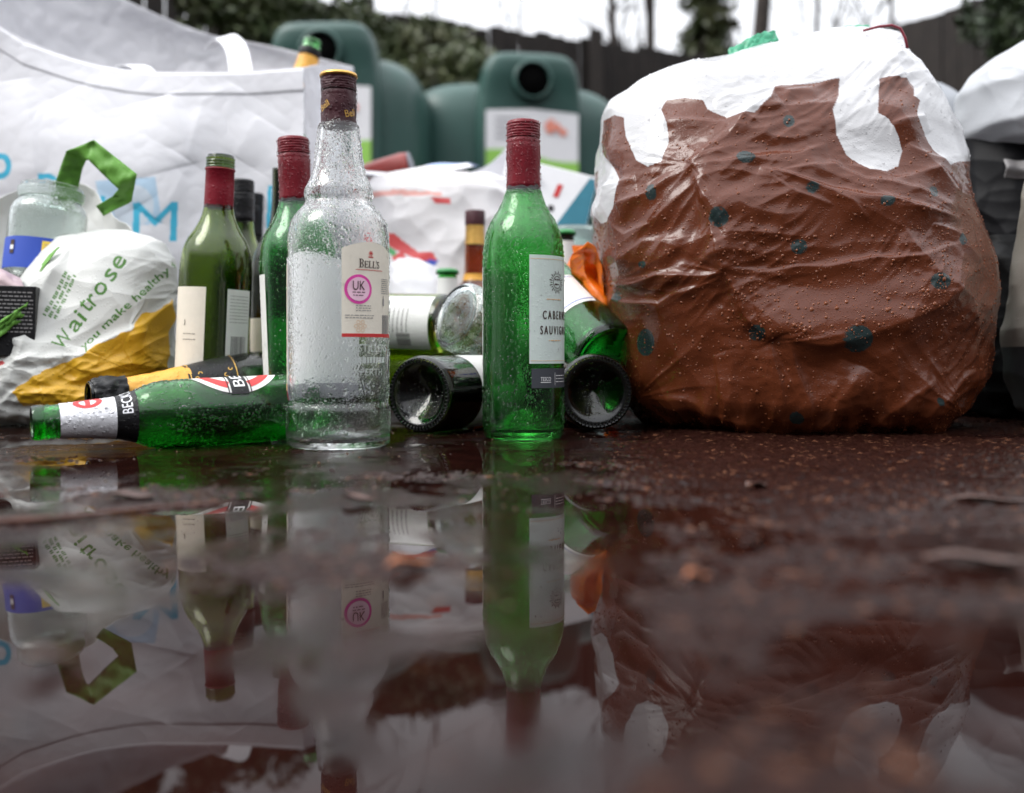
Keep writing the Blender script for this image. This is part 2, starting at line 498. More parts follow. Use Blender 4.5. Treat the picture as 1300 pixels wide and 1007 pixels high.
def tilt(o, loc, axis_dir=None, lean=None, spin=0.0):
    """stand a bottle upright with a lean, or lay it so its local +Z points along axis_dir"""
    if axis_dir is not None:
        q = Vector((0, 0, 1)).rotation_difference(Vector(axis_dir).normalized())
        m = Matrix.Translation(loc) @ q.to_matrix().to_4x4() @ Matrix.Rotation(spin, 4, 'Z')
    else:
        lx, ly = lean or (0, 0)
        m = Matrix.Translation(loc) @ Matrix.Rotation(lx, 4, 'Y') @ Matrix.Rotation(ly, 4, 'X') @ Matrix.Rotation(spin, 4, 'Z')
    o.matrix_world = m

def face_cam(x):   # turn so that angle 0 faces the camera for a bottle in photo column x
    return -math.atan((x - CX) / F)

WINE = smooth_prof([(0.0355, 0.0), (0.0378, 0.004), (0.0386, 0.012), (0.0386, 0.06), (0.0386, 0.12), (0.0386, 0.160), (0.0382, 0.174), (0.0362, 0.190),
                    (0.0315, 0.203), (0.0248, 0.214), (0.0192, 0.2255), (0.0160, 0.238), (0.0145, 0.255), (0.0140, 0.275), (0.0140, 0.296)], 5)
BEER = smooth_prof([(0.0272, 0.0), (0.0288, 0.004), (0.0291, 0.010), (0.0291, 0.05), (0.0291, 0.105), (0.0287, 0.125), (0.0270, 0.140), (0.0215, 0.153),
                    (0.0175, 0.167), (0.0155, 0.185), (0.0140, 0.205), (0.0132, 0.220), (0.0132, 0.230)], 5)
WHISKY = smooth_prof([(0.0400, 0.0), (0.0432, 0.003), (0.0442, 0.010), (0.0441, 0.026), (0.0438, 0.032), (0.0418, 0.0385), (0.0426, 0.046), (0.0430, 0.055),
                      (0.0430, 0.11), (0.0432, 0.165), (0.0432, 0.176), (0.0424, 0.186), (0.0392, 0.1945), (0.0335, 0.202), (0.0290, 0.2075), (0.0284, 0.211), (0.0294, 0.2155),
                      (0.0290, 0.220), (0.0262, 0.2255), (0.0228, 0.235), (0.0205, 0.247), (0.0187, 0.262), (0.0172, 0.274), (0.0138, 0.282), (0.0135, 0.314)], 5)

def screw_cap(parent, mat, z0, z1, r, name='cap', rim=None, crumple_=0.0003):
    pts = [(1e-5, z1), (r * 0.85, z1), (r * 0.96, z1 - 0.0008), (r, z1 - 0.003)]
    h = z1 - z0
    zb = z1 - min(0.016, h * 0.3)
    n = 5
    for k in range(n):
        za = z1 - 0.004 - k * (zb - 0.001 - z1 + 0.004) / -n
        pts += [(r * 1.005, za), (r * 0.965, za - 0.0008), (r * 1.005, za - 0.0016)]
    pts += [(r * 1.01, zb), (r * 0.93, zb - 0.0008), (r * 0.93, zb - 0.0016), (r * 1.02, zb - 0.0026), (r * 0.97, zb - 0.005), (r * 1.01, zb - 0.007)]
    for k in range(1, 9):
        zz = zb - 0.007 - (zb - 0.007 - z0) * k / 8
        pts.append((r * (1.0 + 0.012 * math.sin(k)), zz))
    pts.append((r * 0.93, z0 - 0.0002))
    pts = pts[::-1]
    kn = lambda z, t, rr: np.where(rr > r * 0.5, crumple_ * noise(np.cos(t) * 3, np.sin(t) * 3, z * 260) * 1.6, 0)
    c = lathe(name, pts, mat, parent, 72, kn)
    if rim: lathe('cap_rim', [(r * 0.9, z1 - 0.003), (r * 1.04, z1 - 0.0032), (r * 1.09, z1 - 0.0018), (r * 1.04, z1 + 0.0002), (r * 0.9, z1 + 0.0003)], rim, c, 48,
                  lambda z, t, rr: 0.0003 * np.sin(t * 26))
    return c

def make_drops(parent, V, Nn, radii, mat='drop', name='water_drops'):
    """small beads of water sitting on the surface, one mesh"""
    K = 7
    base = [(0, 0, 0.62)] + [(math.cos(a) * rr, math.sin(a) * rr, zz) for rr, zz in ((0.62, 0.45), (1.0, -0.05)) for a in [2 * math.pi * k / K for k in range(K)]]
    base = np.array(base)
    fc = [(0, 1 + k, 1 + (k + 1) % K) for k in range(K)]
    fq = []
    for k in range(K):
        a, b = 1 + k, 1 + (k + 1) % K
        fc += [(a, a + K, b + K), (a, b + K, b)]
    fc = np.array(fc)
    Nn = Nn / np.linalg.norm(Nn, axis=1)[:, None]
    up = np.tile([0.13, 0.2, 0.97], (len(Nn), 1)); T = np.cross(up, Nn); T /= np.linalg.norm(T, axis=1)[:, None] + 1e-9
    B = np.cross(Nn, T)
    pts = V[:, None] + radii[:, None, None] * (base[None, :, 0:1] * T[:, None] + base[None, :, 1:2] * B[:, None] * 1.15 + base[None, :, 2:3] * Nn[:, None])
    faces = (fc[None] + (np.arange(len(V)) * len(base))[:, None, None]).reshape(-1, 3)
    o = mesh_obj(name, pts.reshape(-1, 3), faces, mat, parent); o['kind'] = 'stuff'
    return o

def normals_of(G):
    du = np.gradient(G, axis=1); dv = np.gradient(G, axis=0)
    n = np.cross(du, dv); n /= np.linalg.norm(n, axis=-1)[..., None] + 1e-12
    return n

_cells = np.random.default_rng(17).random((150, 3)) * [0.62, 0.62, 0.52] + [0.05, 0.78, -0.05]
def taut(x, z, y, A=0.085, cells=None):
    """film stretched between high points: smooth hollows meeting in sharp ridges"""
    best = np.full(x.shape, 9.0)
    for cx_, cy_, cz_ in (_cells if cells is None else cells):
        d2 = (x - cx_) ** 2 + (0.9 * (y - cy_)) ** 2 + (1.35 * (z - cz_) + 0.35 * (x - cx_)) ** 2
        best = np.minimum(best, d2)
    return A * np.minimum(best / 0.05, 0.12) - A * 0.05
def crk(x, y, z, k=1.0):
    """fine soft crinkles running roughly along the film, only here and there"""
    wx = 0.5 * noise(x * 7, z * 7, 3.3); u = z * 34 - x * 9 + 3 * wx; v = x * 8 + z * 5 + wx
    a = np.clip(noise(x * 6 + 4, z * 7, y * 4) * 2.4 + 0.35, 0, 1)
    c = 1 - 2.4 * np.abs(noise(v, u, y * 6)); d = 1 - 2.4 * np.abs(noise(v * 2.1 + 9, u * 1.9 - x * 40, y * 9))
    return k * a * (0.0020 * c + 0.0009 * d)

def loft(rows, dc, nf, nb, m, e=0.8, smooth=6, disp=None, color=None, name='bag', mat=None, parent=None, ret=False):
    """closed sack. rows: (y, left, right, front_depth, back_depth) in photo pixels at distance dc, top to bottom"""
    rows = np.array(rows, float)
    k = dc / F
    zc = CH - (rows[:, 0] - HY) * k
    xl = (rows[:, 1] - CX) * k; xr = (rows[:, 2] - CX) * k
    t = np.concatenate([[0], np.cumsum(np.sqrt(np.diff(zc) ** 2 + (0.5 * np.maximum(abs(np.diff(xl)), abs(np.diff(xr)))) ** 2) + 1e-6)])
    tt = np.linspace(0, t[-1], m)
    ker = np.exp(-np.linspace(-2, 2, 2 * smooth + 1) ** 2); ker /= ker.sum()
    def it(a):
        v = np.interp(tt, t, a); p = np.pad(v, smooth, mode='edge'); s = np.convolve(p, ker, 'valid'); s[0] = v[0]; s[-1] = v[-1]; return s
    z, l, r, df, db = it(zc), it(xl), it(xr), it(rows[:, 3]), it(rows[:, 4])
    th = np.concatenate([np.linspace(np.pi, 0, nf, endpoint=False), np.linspace(0, -np.pi, nb, endpoint=False)])
    c, s = np.cos(th), np.sin(th)
    sc, ss = np.sign(c) * np.abs(c) ** e, np.abs(s) ** e
    X = ((l + r) / 2)[:, None] + ((r - l) / 2)[:, None] * sc[None]
    D = np.where(s[None] > 0, df[:, None], -db[:, None]) * ss[None]
    Y = dc - D
    G = np.stack([X, Y, np.repeat(z[:, None], len(th), 1)], -1)
    Gw = np.concatenate([G[:, -1:], G, G[:, :1]], 1)
    n = -normals_of(Gw)[:, 1:-1]
    # make normals point outwards
    cen = np.stack([(l + r) / 2, np.full(m, dc), z], -1)[:, None]
    flip = np.sign(((G - cen) * n).sum(-1).mean()); n = n * flip
    px, py = proj(G)
    front = np.repeat((s[None] > 0), m, 0)
    if disp is not None:
        dd = disp(px, py, G, front)
        endf = np.clip(np.minimum(np.arange(m), np.arange(m)[::-1]) / (m * 0.03), 0, 1)[:, None]
        G = G + n * (dd * endf)[..., None]
    G[..., 2] = np.maximum(G[..., 2], 0.0008)
    colr = None
    if color is not None: colr = color(px, py, G, front).reshape(-1, 3)
    Fc = grid_faces(len(th), m, True)
    if flip > 0: Fc = Fc[:, ::-1]
    o = mesh_obj(name, G.reshape(-1, 3), Fc[:, ::-1], mat, parent, colors=colr)
    if ret:
        Gw = np.concatenate([G[:, -1:], G, G[:, :1]], 1); n2 = -normals_of(Gw)[:, 1:-1] * flip
        return o, G, n2, px, py, front
    return o

def ribbon(name, pts, width_vecs, mat, parent=None, thick=0.0008, sub=8, crumple_=0.0):
    p = [Vector(q) for q in pts]; wv = [Vector(q) for q in width_vecs]
    def cr(a, i, t):
        a0, a1, a2, a3 = a[max(i - 1, 0)], a[i], a[i + 1], a[min(i + 2, len(a) - 1)]
        return 0.5 * ((2 * a1) + (a2 - a0) * t + (2 * a0 - 5 * a1 + 4 * a2 - a3) * t * t + (3 * a1 - a0 - 3 * a2 + a3) * t ** 3)
    V = []; nv = 9
    for i in range(len(p) - 1):
        for k in range(sub + (i == len(p) - 2)):
            t = k / sub; c = cr(p, i, t); ww = cr(wv, i, t)
            tan = (p[i + 1] - p[i]).normalized(); nrm = tan.cross(ww).normalized()
            for j in range(nv):
                u = j / (nv - 1) - 0.5
                V.append(c + ww * u + nrm * crumple_ * float(noise(len(V) * 0.05, u * 6, 1.3)))
    n = len(V) // nv
    o = mesh_obj(name, np.array([list(v) for v in V]), grid_faces(nv, n), mat, parent)
    sm = o.modifiers.new('thickness', 'SOLIDIFY'); sm.thickness = thick
    return o

def box(name, size, mat, parent=None, bev=0.002):
    sx, sy, sz = [q / 2 for q in size]
    V = [(x, y, z) for x in (-sx, sx) for y in (-sy, sy) for z in (-sz, sz)]
    Fc = [(0, 1, 3, 2), (4, 6, 7, 5), (0, 4, 5, 1), (2, 3, 7, 6), (0, 2, 6, 4), (1, 5, 7, 3)]
    o = mesh_obj(name, V, Fc, mat, parent, smooth=False)
    if bev:
        b = o.modifiers.new('edge', 'BEVEL'); b.width = bev; b.segments = 2
    return o

# ================================================================== GROUND
gm, nt, b = new_mat('wet_asphalt')
N, L = nt.nodes, nt.links
tc = N.new('ShaderNodeTexCoord')
def nz(scale, detail=5, rough=0.6, dist=0.0, vec=None):
    n = N.new('ShaderNodeTexNoise'); n.inputs['Scale'].default_value = scale; n.inputs['Detail'].default_value = detail
    n.inputs['Roughness'].default_value = rough; n.inputs['Distortion'].default_value = dist
    L.new(vec or tc.outputs['Object'], n.inputs['Vector']); return n.outputs['Fac']
def mrange(v, a, b_, c=0.0, d=1.0):
    r = N.new('ShaderNodeMapRange'); r.inputs['From Min'].default_value = a; r.inputs['From Max'].default_value = b_
    r.inputs['To Min'].default_value = c; r.inputs['To Max'].default_value = d; L.new(v, r.inputs['Value']); return r.outputs[0]
def mixc(f, c1, c2):
    mx = N.new('ShaderNodeMix'); mx.data_type = 'RGBA'; L.new(f, mx.inputs[0])
    for i, c in ((6, c1), (7, c2)):
        if isinstance(c, tuple): mx.inputs[i].default_value = (*c, 1)
        else: L.new(c, mx.inputs[i])
    return mx.outputs[2]
def mth(op, a, b_):
    q = N.new('ShaderNodeMath'); q.operation = op
    for i, v in ((0, a), (1, b_)):
        if isinstance(v, (int, float)): q.inputs[i].default_value = v
        else: L.new(v, q.inputs[i])
    return q.outputs[0]
sx_ = N.new('ShaderNodeSeparateXYZ'); L.new(tc.outputs['Object'], sx_.inputs[0])
bias = mrange(sx_.outputs['X'], -0.05, 0.30, 0.0, 0.05)
nearb = mth('MULTIPLY', mrange(sx_.outputs['Y'], 0.50, 0.62, 0.0, 1.0), 0.05)
dry = mrange(mth('ADD', nz(7.5, 7, 0.66, 0.5), mth('ADD', bias, nearb)), 0.53, 0.67)          # places where the grit stands out of the water
fine = nz(160, 6, 0.7)
base = mixc(mrange(nz(40, 6), 0.35, 0.65), (0.015, 0.0045, 0.0033), (0.006, 0.0020, 0.0016))
base = mixc(mrange(fine, 0.62, 0.72), base, (0.022, 0.010, 0.008))
base = mixc(mrange(nz(95, 2), 0.70, 0.76), base, (0.12, 0.05, 0.02))
L.new(base, b.inputs['Base Color'])
L.new(mrange(dry, 0, 1, 0.012, 0.27), b.inputs['Roughness'])
b.inputs['IOR'].default_value = 1.175
L.new(mrange(dry, 0, 1, 0.5, 0.30), b.inputs['Specular IOR Level'])
bp1 = N.new('ShaderNodeBump'); bp1.inputs['Distance'].default_value = 0.0014
L.new(mth('MULTIPLY', dry, 0.75) , bp1.inputs['Strength'])
L.new(mth('ADD', nz(210, 4, 0.6), mth('MULTIPLY', nz(55, 3), 1.2)), bp1.inputs['Height'])
rip = N.new('ShaderNodeBump'); rip.inputs['Strength'].default_value = 0.05; rip.inputs['Distance'].default_value = 0.002
L.new(nz(9, 2, 0.4), rip.inputs['Height']); L.new(bp1.outputs[0], rip.inputs['Normal'])
L.new(rip.outputs[0], b.inputs['Normal'])
g = mesh_obj('ground_water', [(-80, -20, 0), (80, -20, 0), (80, 120, 0), (-80, 120, 0)], [(0, 1, 2, 3)], gm, smooth=False)
tag(g, kind='structure')

# coarse tarmac breaking through the water: real relief, most of it just under the surface
nu_, nv_ = 1000, 640
iy = np.linspace(0, 1, nv_) ** 1.0
yy_ = 1060 - iy * (1060 - 520); dd_ = CH * F / (yy_ - HY)
xx_ = np.linspace(-0.62, 0.62, nu_)[None] * dd_[:, None]; yv = np.repeat(dd_[:, None], nu_, 1)
grain = 0.0011 * noise(xx_ * 330, yv * 330, 0.3) + 0.0011 * noise(xx_ * 150, yv * 150, 1.7) + 0.0012 * noise(xx_ * 60, yv * 60, 4.1)
patchy = 0.0027 * noise(xx_ * 13 + 3, yv * 15, 2.2) + 0.0022 * noise(xx_ * 5.5, yv * 7, 6.2)
sl = xx_ / yv
bias_ = -0.0026 + 0.0034 * np.clip((sl - 0.04) / 0.12, 0, 1) + 0.0010 * np.clip((yv - 0.50) / 0.12, 0, 1) - 0.0009 * np.exp(-((sl + 0.05) / 0.12) ** 2)
yi_ = HY + CH * F / yv
bias_ += 0.0017 * np.exp(-((yi_ - 690) / 55) ** 2) * np.clip((0.05 - sl) / 0.1, 0, 1)
bias_ += 0.0008 * np.exp(-((yi_ - 625) / 30) ** 2)
hgt = grain + patchy + bias_
edge_ = np.minimum(np.minimum(np.arange(nu_), np.arange(nu_)[::-1])[None] / 20, np.minimum(np.arange(nv_), np.arange(nv_)[::-1])[:, None] / 20)
hgt = np.where(edge_ < 1, hgt - 0.003 * (1 - edge_), hgt)
asp, nt2, b2 = new_mat('wet_tarmac'); N2, L2 = nt2.nodes, nt2.links
tc2 = N2.new('ShaderNodeTexCoord'); vo = N2.new('ShaderNodeTexVoronoi'); vo.inputs['Scale'].default_value = 260
L2.new(tc2.outputs['Object'], vo.inputs['Vector'])
rp = N2.new('ShaderNodeValToRGB'); rp.color_ramp.elements[0].color = (0.0080, 0.0022, 0.0016, 1); rp.color_ramp.elements[1].position = 0.93
rp.color_ramp.elements[1].color = (0.022, 0.0078, 0.0055, 1); e_ = rp.color_ramp.elements.new(0.97); e_.color = (0.085, 0.036, 0.02, 1)
sc2 = N2.new('ShaderNodeSeparateColor'); L2.new(vo.outputs['Color'], sc2.inputs[0]); L2.new(sc2.outputs[0], rp.inputs[0]); L2.new(rp.outputs[0], b2.inputs['Base Color'])
b2.inputs['Roughness'].default_value = 0.30; b2.inputs['IOR'].default_value = 1.30; b2.inputs['Specular IOR Level'].default_value = 0.16
tag(mesh_obj('tarmac', np.stack([xx_, yv, hgt], -1).reshape(-1, 3), grid_faces(nu_, nv_), asp), kind='structure')

# grit standing in the water film
n = 2500
dd = 0.30 + RNG.random(n) ** 0.8 * 1.1
xx = (RNG.random(n) - 0.5) * 1.15 * dd
mk = noise(xx * 7, dd * 9, 0.4) > -0.12
xx, dd = xx[mk], dd[mk]; n = len(xx)
V8 = np.array([(-1, 0, 0), (1, 0, 0), (0, -1, 0), (0, 1, 0), (0, 0, 0.5), (0, 0, -0.4)], float)
F8 = np.array([(0, 2, 4), (2, 1, 4), (1, 3, 4), (3, 0, 4), (2, 0, 5), (1, 2, 5), (3, 1, 5), (0, 3, 5)])
rad = 0.0004 + RNG.random(n) ** 3 * 0.0012
pts = np.stack([xx, dd, np.zeros(n)], -1)[:, None] + V8[None] * rad[:, None, None] * (0.6 + RNG.random((n, 6, 3)))
mesh_obj('grit', pts.reshape(-1, 3), (F8[None] + (np.arange(n) * 6)[:, None, None]).reshape(-1, 3),
         plain('grit_stone', (0.04, 0.022, 0.018), 0.15, col2=(0.15, 0.07, 0.035), vscale=90), smooth=False)['kind'] = 'stuff'

def leaf(x, y, size, rot, mat, label, wid=0.45, d=None):
    d = CH * F / (y - HY); p = P(x, y, d); n = 15
    V = []; 
    for i in range(n):
        t = i / (n - 1); ww = size * wid * math.sin(math.pi * t) ** 0.8 * (1 + 0.18 * math.sin(9 * t + x))
        for j in (-1, -0.5, 0, 0.5, 1):
            V.append(((t - 0.5) * size, j * ww * 0.5, 0.0016 + 0.0025 * abs(j) * math.sin(math.pi * t) + 0.001 * math.sin(7 * t)))
    o = mesh_obj('fallen_leaf', V, grid_faces(5, n), mat)
    s = o.modifiers.new('thickness', 'SOLIDIFY'); s.thickness = 0.0004
    o.location = (p.x, p.y, 0.0006); o.rotation_euler = (0, 0, rot)
    return tag(o, label, 'leaf', 'fallen leaves in the puddle')
leaf(165, 637, 0.030, 0.1, 'brown_leaf', 'brown leaf afloat in front of the lying green beer bottle')
leaf(520, 725, 0.020, 0.5, 'orange_leaf', 'blurred orange leaf scrap in the puddle in front of the clear bottle', 0.3)
leaf(885, 742, 0.010, 0.3, 'orange_leaf', 'tan leaf scrap in the dark puddle below the brown bag', 0.6)
leaf(1240, 720, 0.040, -0.15, 'brown_leaf', 'long brown leaf at the right edge of the puddle', 0.3)
leaf(1255, 642, 0.045, -0.1, 'brown_leaf', 'pale brown leaf strip in front of the right-hand bags', 0.2)
leaf(455, 640, 0.022, -0.3, 'brown_leaf', 'dark leaf touching the reflection of the clear bottle', 0.4)
leaf(60, 850, 0.014, 0.7, 'brown_leaf', 'dull red leaf nearest the camera in the left corner of the puddle', 0.5)
leaf(960, 622, 0.018, 0.6, 'brown_leaf', 'small curled leaf on the wet ground in front of the brown bag', 0.5)

def tube(name, pts, radii, mat, parent=None, seg=8):
    pts = [np.array(p, float) for p in pts]; V = []
    for i, p in enumerate(pts):
        t = pts[min(i + 1, len(pts) - 1)] - pts[max(i - 1, 0)]; t /= np.linalg.norm(t) + 1e-9
        a = np.cross(t, [0.3, 0.2, 1.0]); a /= np.linalg.norm(a) + 1e-9; b_ = np.cross(t, a)
        for k in range(seg):
            q = 2 * math.pi * k / seg; V.append(p + radii[i] * (math.cos(q) * a + math.sin(q) * b_))
    V.append(pts[0]); V.append(pts[-1]); n = len(pts)
    Fc = [(i * seg + k, i * seg + (k + 1) % seg, (i + 1) * seg + (k + 1) % seg, (i + 1) * seg + k) for i in range(n - 1) for k in range(seg)]
    Fc += [(n * seg, (k + 1) % seg, k) for k in range(seg)] + [(n * seg + 1, (n - 1) * seg + k, (n - 1) * seg + (k + 1) % seg) for k in range(seg)]
    return mesh_obj(name, V, Fc, mat, parent)
tw = []
for i in range(9):
    t = i / 8; x = -40 + 335 * t; y = 668 - 26 * t + 2 * math.sin(6 * t); d = CH * F / (y - HY); p = P(x, y, d); tw.append((p.x, p.y, 0.0014))
tag(tube('twig', tw, [0.0016 - 0.001 * i / 8 for i in range(9)], 'twig'), 'thin reddish twig lying across the puddle on the left', 'twig')

# ================================================================== WHISKY BOTTLE
def shell(outer, mat, parent, punt=0.02, wall=0.0028, seg=80, wob=0.0):
    kn = (lambda z, t, rr: np.where(rr > 0.01, wob * noise(np.cos(t) * 2, np.sin(t) * 2, z * 30), 0)) if wob else None
    return lathe('glass_body', bottle_profile(outer, wall, punt), mat, parent, seg, kn)

def threads(parent, mat, r, z0, z1):
    pts = [(r, z0 - 0.002)]
    n = 4
    for k in range(n):
        za = z0 + (z1 - z0) * k / n; h = (z1 - z0) / n
        pts += [(r * 1.0, za), (r * 1.07, za + h * 0.35), (r * 1.07, za + h * 0.6), (r * 1.0, za + h * 0.95)]
    return lathe('screw_thread', pts, mat, parent, 48)

wb = thing('whisky_bottle', 'tall clear empty spirits bottle with dark brown cap and BELL\'S label standing at the front', 'bottle')
shell(WHISKY, 'g_clear', wb, 0.008, 0.003, 96, 0.0004)
c = screw_cap(wb, 'brown_cap', 0.2735, 0.3195, 0.0150, rim='gold', crumple_=0.0006)
capo = [(0.0153, 0.2735), (0.0153, 0.3195)]
Ink(capo, 0.0006).text('Bell', 38, 0.284, 0.010, 0.006, 0.25).text('Bell', -50, 0.290, 0.010, 0.006, 0.5).build('script_print', 'gold', c)
# back label (towards the camera, right half)
lb = patch('back_label', WHISKY, 3, 78, 0.093, 0.170, 'cream', wb, top=lambda u: 0.1640 + 0.0080 * math.sin(math.pi * min(1, u * 0.9 + 0.08)) ** 1.0)
Ink(WHISKY).bar(40.5, 0.0945, 0.0560, 0.0030).build('red_strip', 'red_ink', lb)
# serif capitals for the name
def serif_word(ink, th, z, scale):
    # strokes on a unit 1-high letter; (x0,y0,x1,y1) boxes, plus bowls as rings
    def bx(x0, y0, x1, y1, ox):
        ink.poly(th, z, [((ox + x) * scale, y * scale) for x, y in ((x0, y0), (x1, y0), (x1, y1), (x0, y1))])
    def B(o):
        bx(0.08, 0, 0.26, 1.15, o); bx(0, 0, 0.35, 0.07, o); bx(0, 1.08, 0.35, 1.15, o)
        for cy, ry in ((0.29, 0.29), (0.86, 0.29)):
            for k in range(8):
                a0, a1 = -math.pi / 2 + k * math.pi / 8, -math.pi / 2 + (k + 1) * math.pi / 8
                ink.poly(th, z, [((o + 0.30 + f * 0.34 * math.cos(a)) * scale, (cy + g * math.sin(a)) * scale) for a, f, g in ((a0, 1, ry), (a1, 1, ry), (a1, 0.55, ry * 0.78), (a0, 0.55, ry * 0.78))])
    def E(o):
        bx(0.06, 0, 0.22, 0.9, o); bx(0.22, 0, 0.62, 0.07, o); bx(0.22, 0.83, 0.58, 0.9, o); bx(0.22, 0.42, 0.46, 0.49, o); bx(0.55, 0.07, 0.62, 0.25, o); bx(0.52, 0.68, 0.58, 0.83, o); bx(0.40, 0.35, 0.46, 0.56, o)
    def Lt(o):
        bx(0.06, 0, 0.22, 0.9, o); bx(0, 0.84, 0.3, 0.9, o); bx(0.22, 0, 0.60, 0.07, o); bx(0.53, 0.07, 0.60, 0.28, o)
    B(-1.75); E(-1.02); Lt(-0.34); Lt(0.30)
    bx(0.92, 0.72, 1.0, 1.05, 0)
    ink.text('S', th + math.degrees(1.30 * scale / 0.043), z + 0.45 * scale, 0.48 * scale, 0.92 * scale)
ik = Ink(WHISKY)
serif_word(ik, 37, 0.1505, 0.0063)
ik.build('brand_lettering', 'brown_ink', lb)
ik = Ink(WHISKY).bar(37, 0.1487, 0.028, 0.0005)
for a in range(0, 360, 45): ik.ring(37, 0.1625, 0.0008, 0.0022, a, a + 24, 4)
ik.ring(37, 0.1625, 0.0, 0.0009, 0, 360, 10).bar(37, 0.1595, 0.005, 0.0008)
ik.build('crest', 'red_ink', lb)
Ink(WHISKY, 0.0006).ring(22, 0.1325, 0.0, 0.0122, 0, 360, 40).build('seal', 'pink', lb)
Ink(WHISKY, 0.0009).ring(22, 0.1325, 0.0, 0.0098, 0, 360, 40).build('seal_centre', 'pale_pink', lb)
Ink(WHISKY, 0.0012).text('UK', 22, 0.1355, 0.0105, 0.0075).lines(22, 0.1300, 0.011, 1, 0.001).lines(22, 0.1275, 0.010, 1, 0.001).build('seal_lettering', 'brown_ink', lb)
ik = Ink(WHISKY)
ik.lines(28, 0.1190, 0.014, 3, 0.0020).lines(24, 0.1110, 0.026, 2, 0.0020).code(64, 0.1040, 0.012, 0.016).lines(62, 0.1420, 0.012, 8, 0.0017)
ik.bar(58, 0.1225, 0.0020, 0.0060).bar(58, 0.1265, 0.0009, 0.003)
ik.build('small_print', 'grey_ink', lb)
ik = Ink(WHISKY)
for q, (i, j) in enumerate([(-1, 0), (0, 0), (1, 0), (-0.5, -1), (0.5, -1), (-0.5, 1), (0.5, 1)]): ik.ring(24 + i * 5.2, 0.1020 + j * 0.0034, 0.0014, 0.0018, 0, 360, 7)
ik.build('hexagon_print', 'tan', lb)
# front label (turned away from the camera, seen through the glass)
fl = patch('front_label', WHISKY, -206, -76, 0.0530, 0.165, 'label_back', wb, top=lambda u: 0.1560 + 0.0140 * math.sin(math.pi * u), nu=60)
patch('label_foot', WHISKY, -206, -76, 0.0400, 0.0530, 'lilac', fl)
Ink(WHISKY, 0.0006).bar(-81, 0.105, 0.0060, 0.100).build('tan_margin', 'cream', fl)
Ink(WHISKY, 0.0009).bar(-81, 0.0435, 0.0062, 0.0070).build('maroon_foot', 'maroon', fl)
Ink(WHISKY, 0.0009).bar(-81, 0.0510, 0.0062, 0.0060).build('tan_foot', 'tan', fl)
Ink(WHISKY, 0.0004).text('DISTILLERS', 38, 0.0840, 0.042, 0.0062).lines(40, 0.0740, 0.034, 1, 0.002, 0.0050).text('PERTH', 40, 0.0640, 0.024, 0.0055).text('Bells', 22, 0.050, 0.022, 0.012, 0.3).build('embossed_lettering', 'g_clear', wb)
p = P(430, 449, 0.857); tilt(wb, (p.x, p.y, 0.0006), lean=(0, 0), spin=face_cam(430))

def bead(parent, outer, n, seed, rmin=0.00025, rmax=0.0011, z0=0.012, z1=None, a0=-100, a1=100, off=0.0, skip=()):
    """rain beads standing on the outside of a turned shape"""
    rg = np.random.default_rng(seed); z1 = z1 or outer[-1][1]
    z = z0 + (z1 - z0) * rg.random(n * 2); a = np.radians(a0 + (a1 - a0) * rg.random(n * 2))
    k = noise(np.sin(a) * 2.5, np.cos(a) * 2.5, z * 28 + seed) > -0.15 - 0.25 * rg.random(n * 2)
    for s0, s1, q0, q1 in skip: k &= ~((a > math.radians(s0)) & (a < math.radians(s1)) & (z > q0) & (z < q1) & (rg.random(len(z)) < 0.93))
    z, a = z[k][:n], a[k][:n]; r = rad_at(outer, z) + off; sl = (rad_at(outer, z + 0.001) - rad_at(outer, z - 0.001)) / 0.002
    V = np.stack([r * np.sin(a), -r * np.cos(a), z], -1); Nn = np.stack([np.sin(a), -np.cos(a), -sl], -1)
    return make_drops(parent, V, Nn, rmin + (rmax - rmin) * rg.random(len(z)) ** 3)
bead(wb, WHISKY, 3600, 21, 0.00035, 0.0017, skip=((3, 78, 0.093, 0.172),))
bead(c, [(0.0156, 0.27), (0.0156, 0.32)], 260, 22, 0.0003, 0.0009, 0.275, 0.318)

# ================================================================== WINE BOTTLES
def wine(label, glassmat, x, d, lean=(0, 0), cap='red_cap', capz=(0.2345, 0.3005), wob=0.0003):
    o = thing('wine_bottle', label, 'bottle', group=None)
    shell(WINE, glassmat, o, 0.022, 0.0028, 80, wob)
    if cap: screw_cap(o, cap, capz[0], capz[1], 0.0160)
    p = P(x, 449, d)
    tilt(o, (p.x, p.y, 0.0006), lean=lean, spin=face_cam(x))
    return o
w1 = wine('upright green wine bottle with red screw cap and CABERNET SAUVIGNON label at the front', 'g_green', 664.5, 0.948)
fl = patch('front_label', WINE, 8, 112, 0.0702, 0.1700, 'mint', w1, nu=60)
ik = Ink(WINE)
for o_ in (-0.35, 0.0, 0.35): ik.text('C A B E R N E T', 57 + o_, 0.1150, 0.0400, 0.0078).text('S A U V I G N O N', 57 + o_, 0.1010, 0.0450, 0.0078)
ik.build('title_lettering', 'brown_ink', fl)
ik = Ink(WINE)
for k in range(24):
    a = k * 15; ik.ring(53, 0.1455, 0.0068, 0.0105 if k % 2 else 0.0090, a, a + 5, 2)
ik.ring(53, 0.1455, 0.0052, 0.0058).lines(53, 0.1480, 0.007, 2, 0.0044, 0.0014)
ik.build('emblem', 'brown_ink', fl)
Ink(WINE).lines(48, 0.1295, 0.020, 1, 0.002, 0.0009).build('small_lettering', 'tan', fl)
Ink(WINE).lines(50, 0.0915, 0.018, 1, 0.002, 0.0009).build('small_lettering', 'tan', fl)
for z_ in (0.1665, 0.0728): Ink(WINE).bar(60, z_, 0.068, 0.0004).build('border_line', 'tan', fl)
sl = patch('foot_strip', WINE, 11, 112, 0.0478, 0.0657, 'slate', w1)
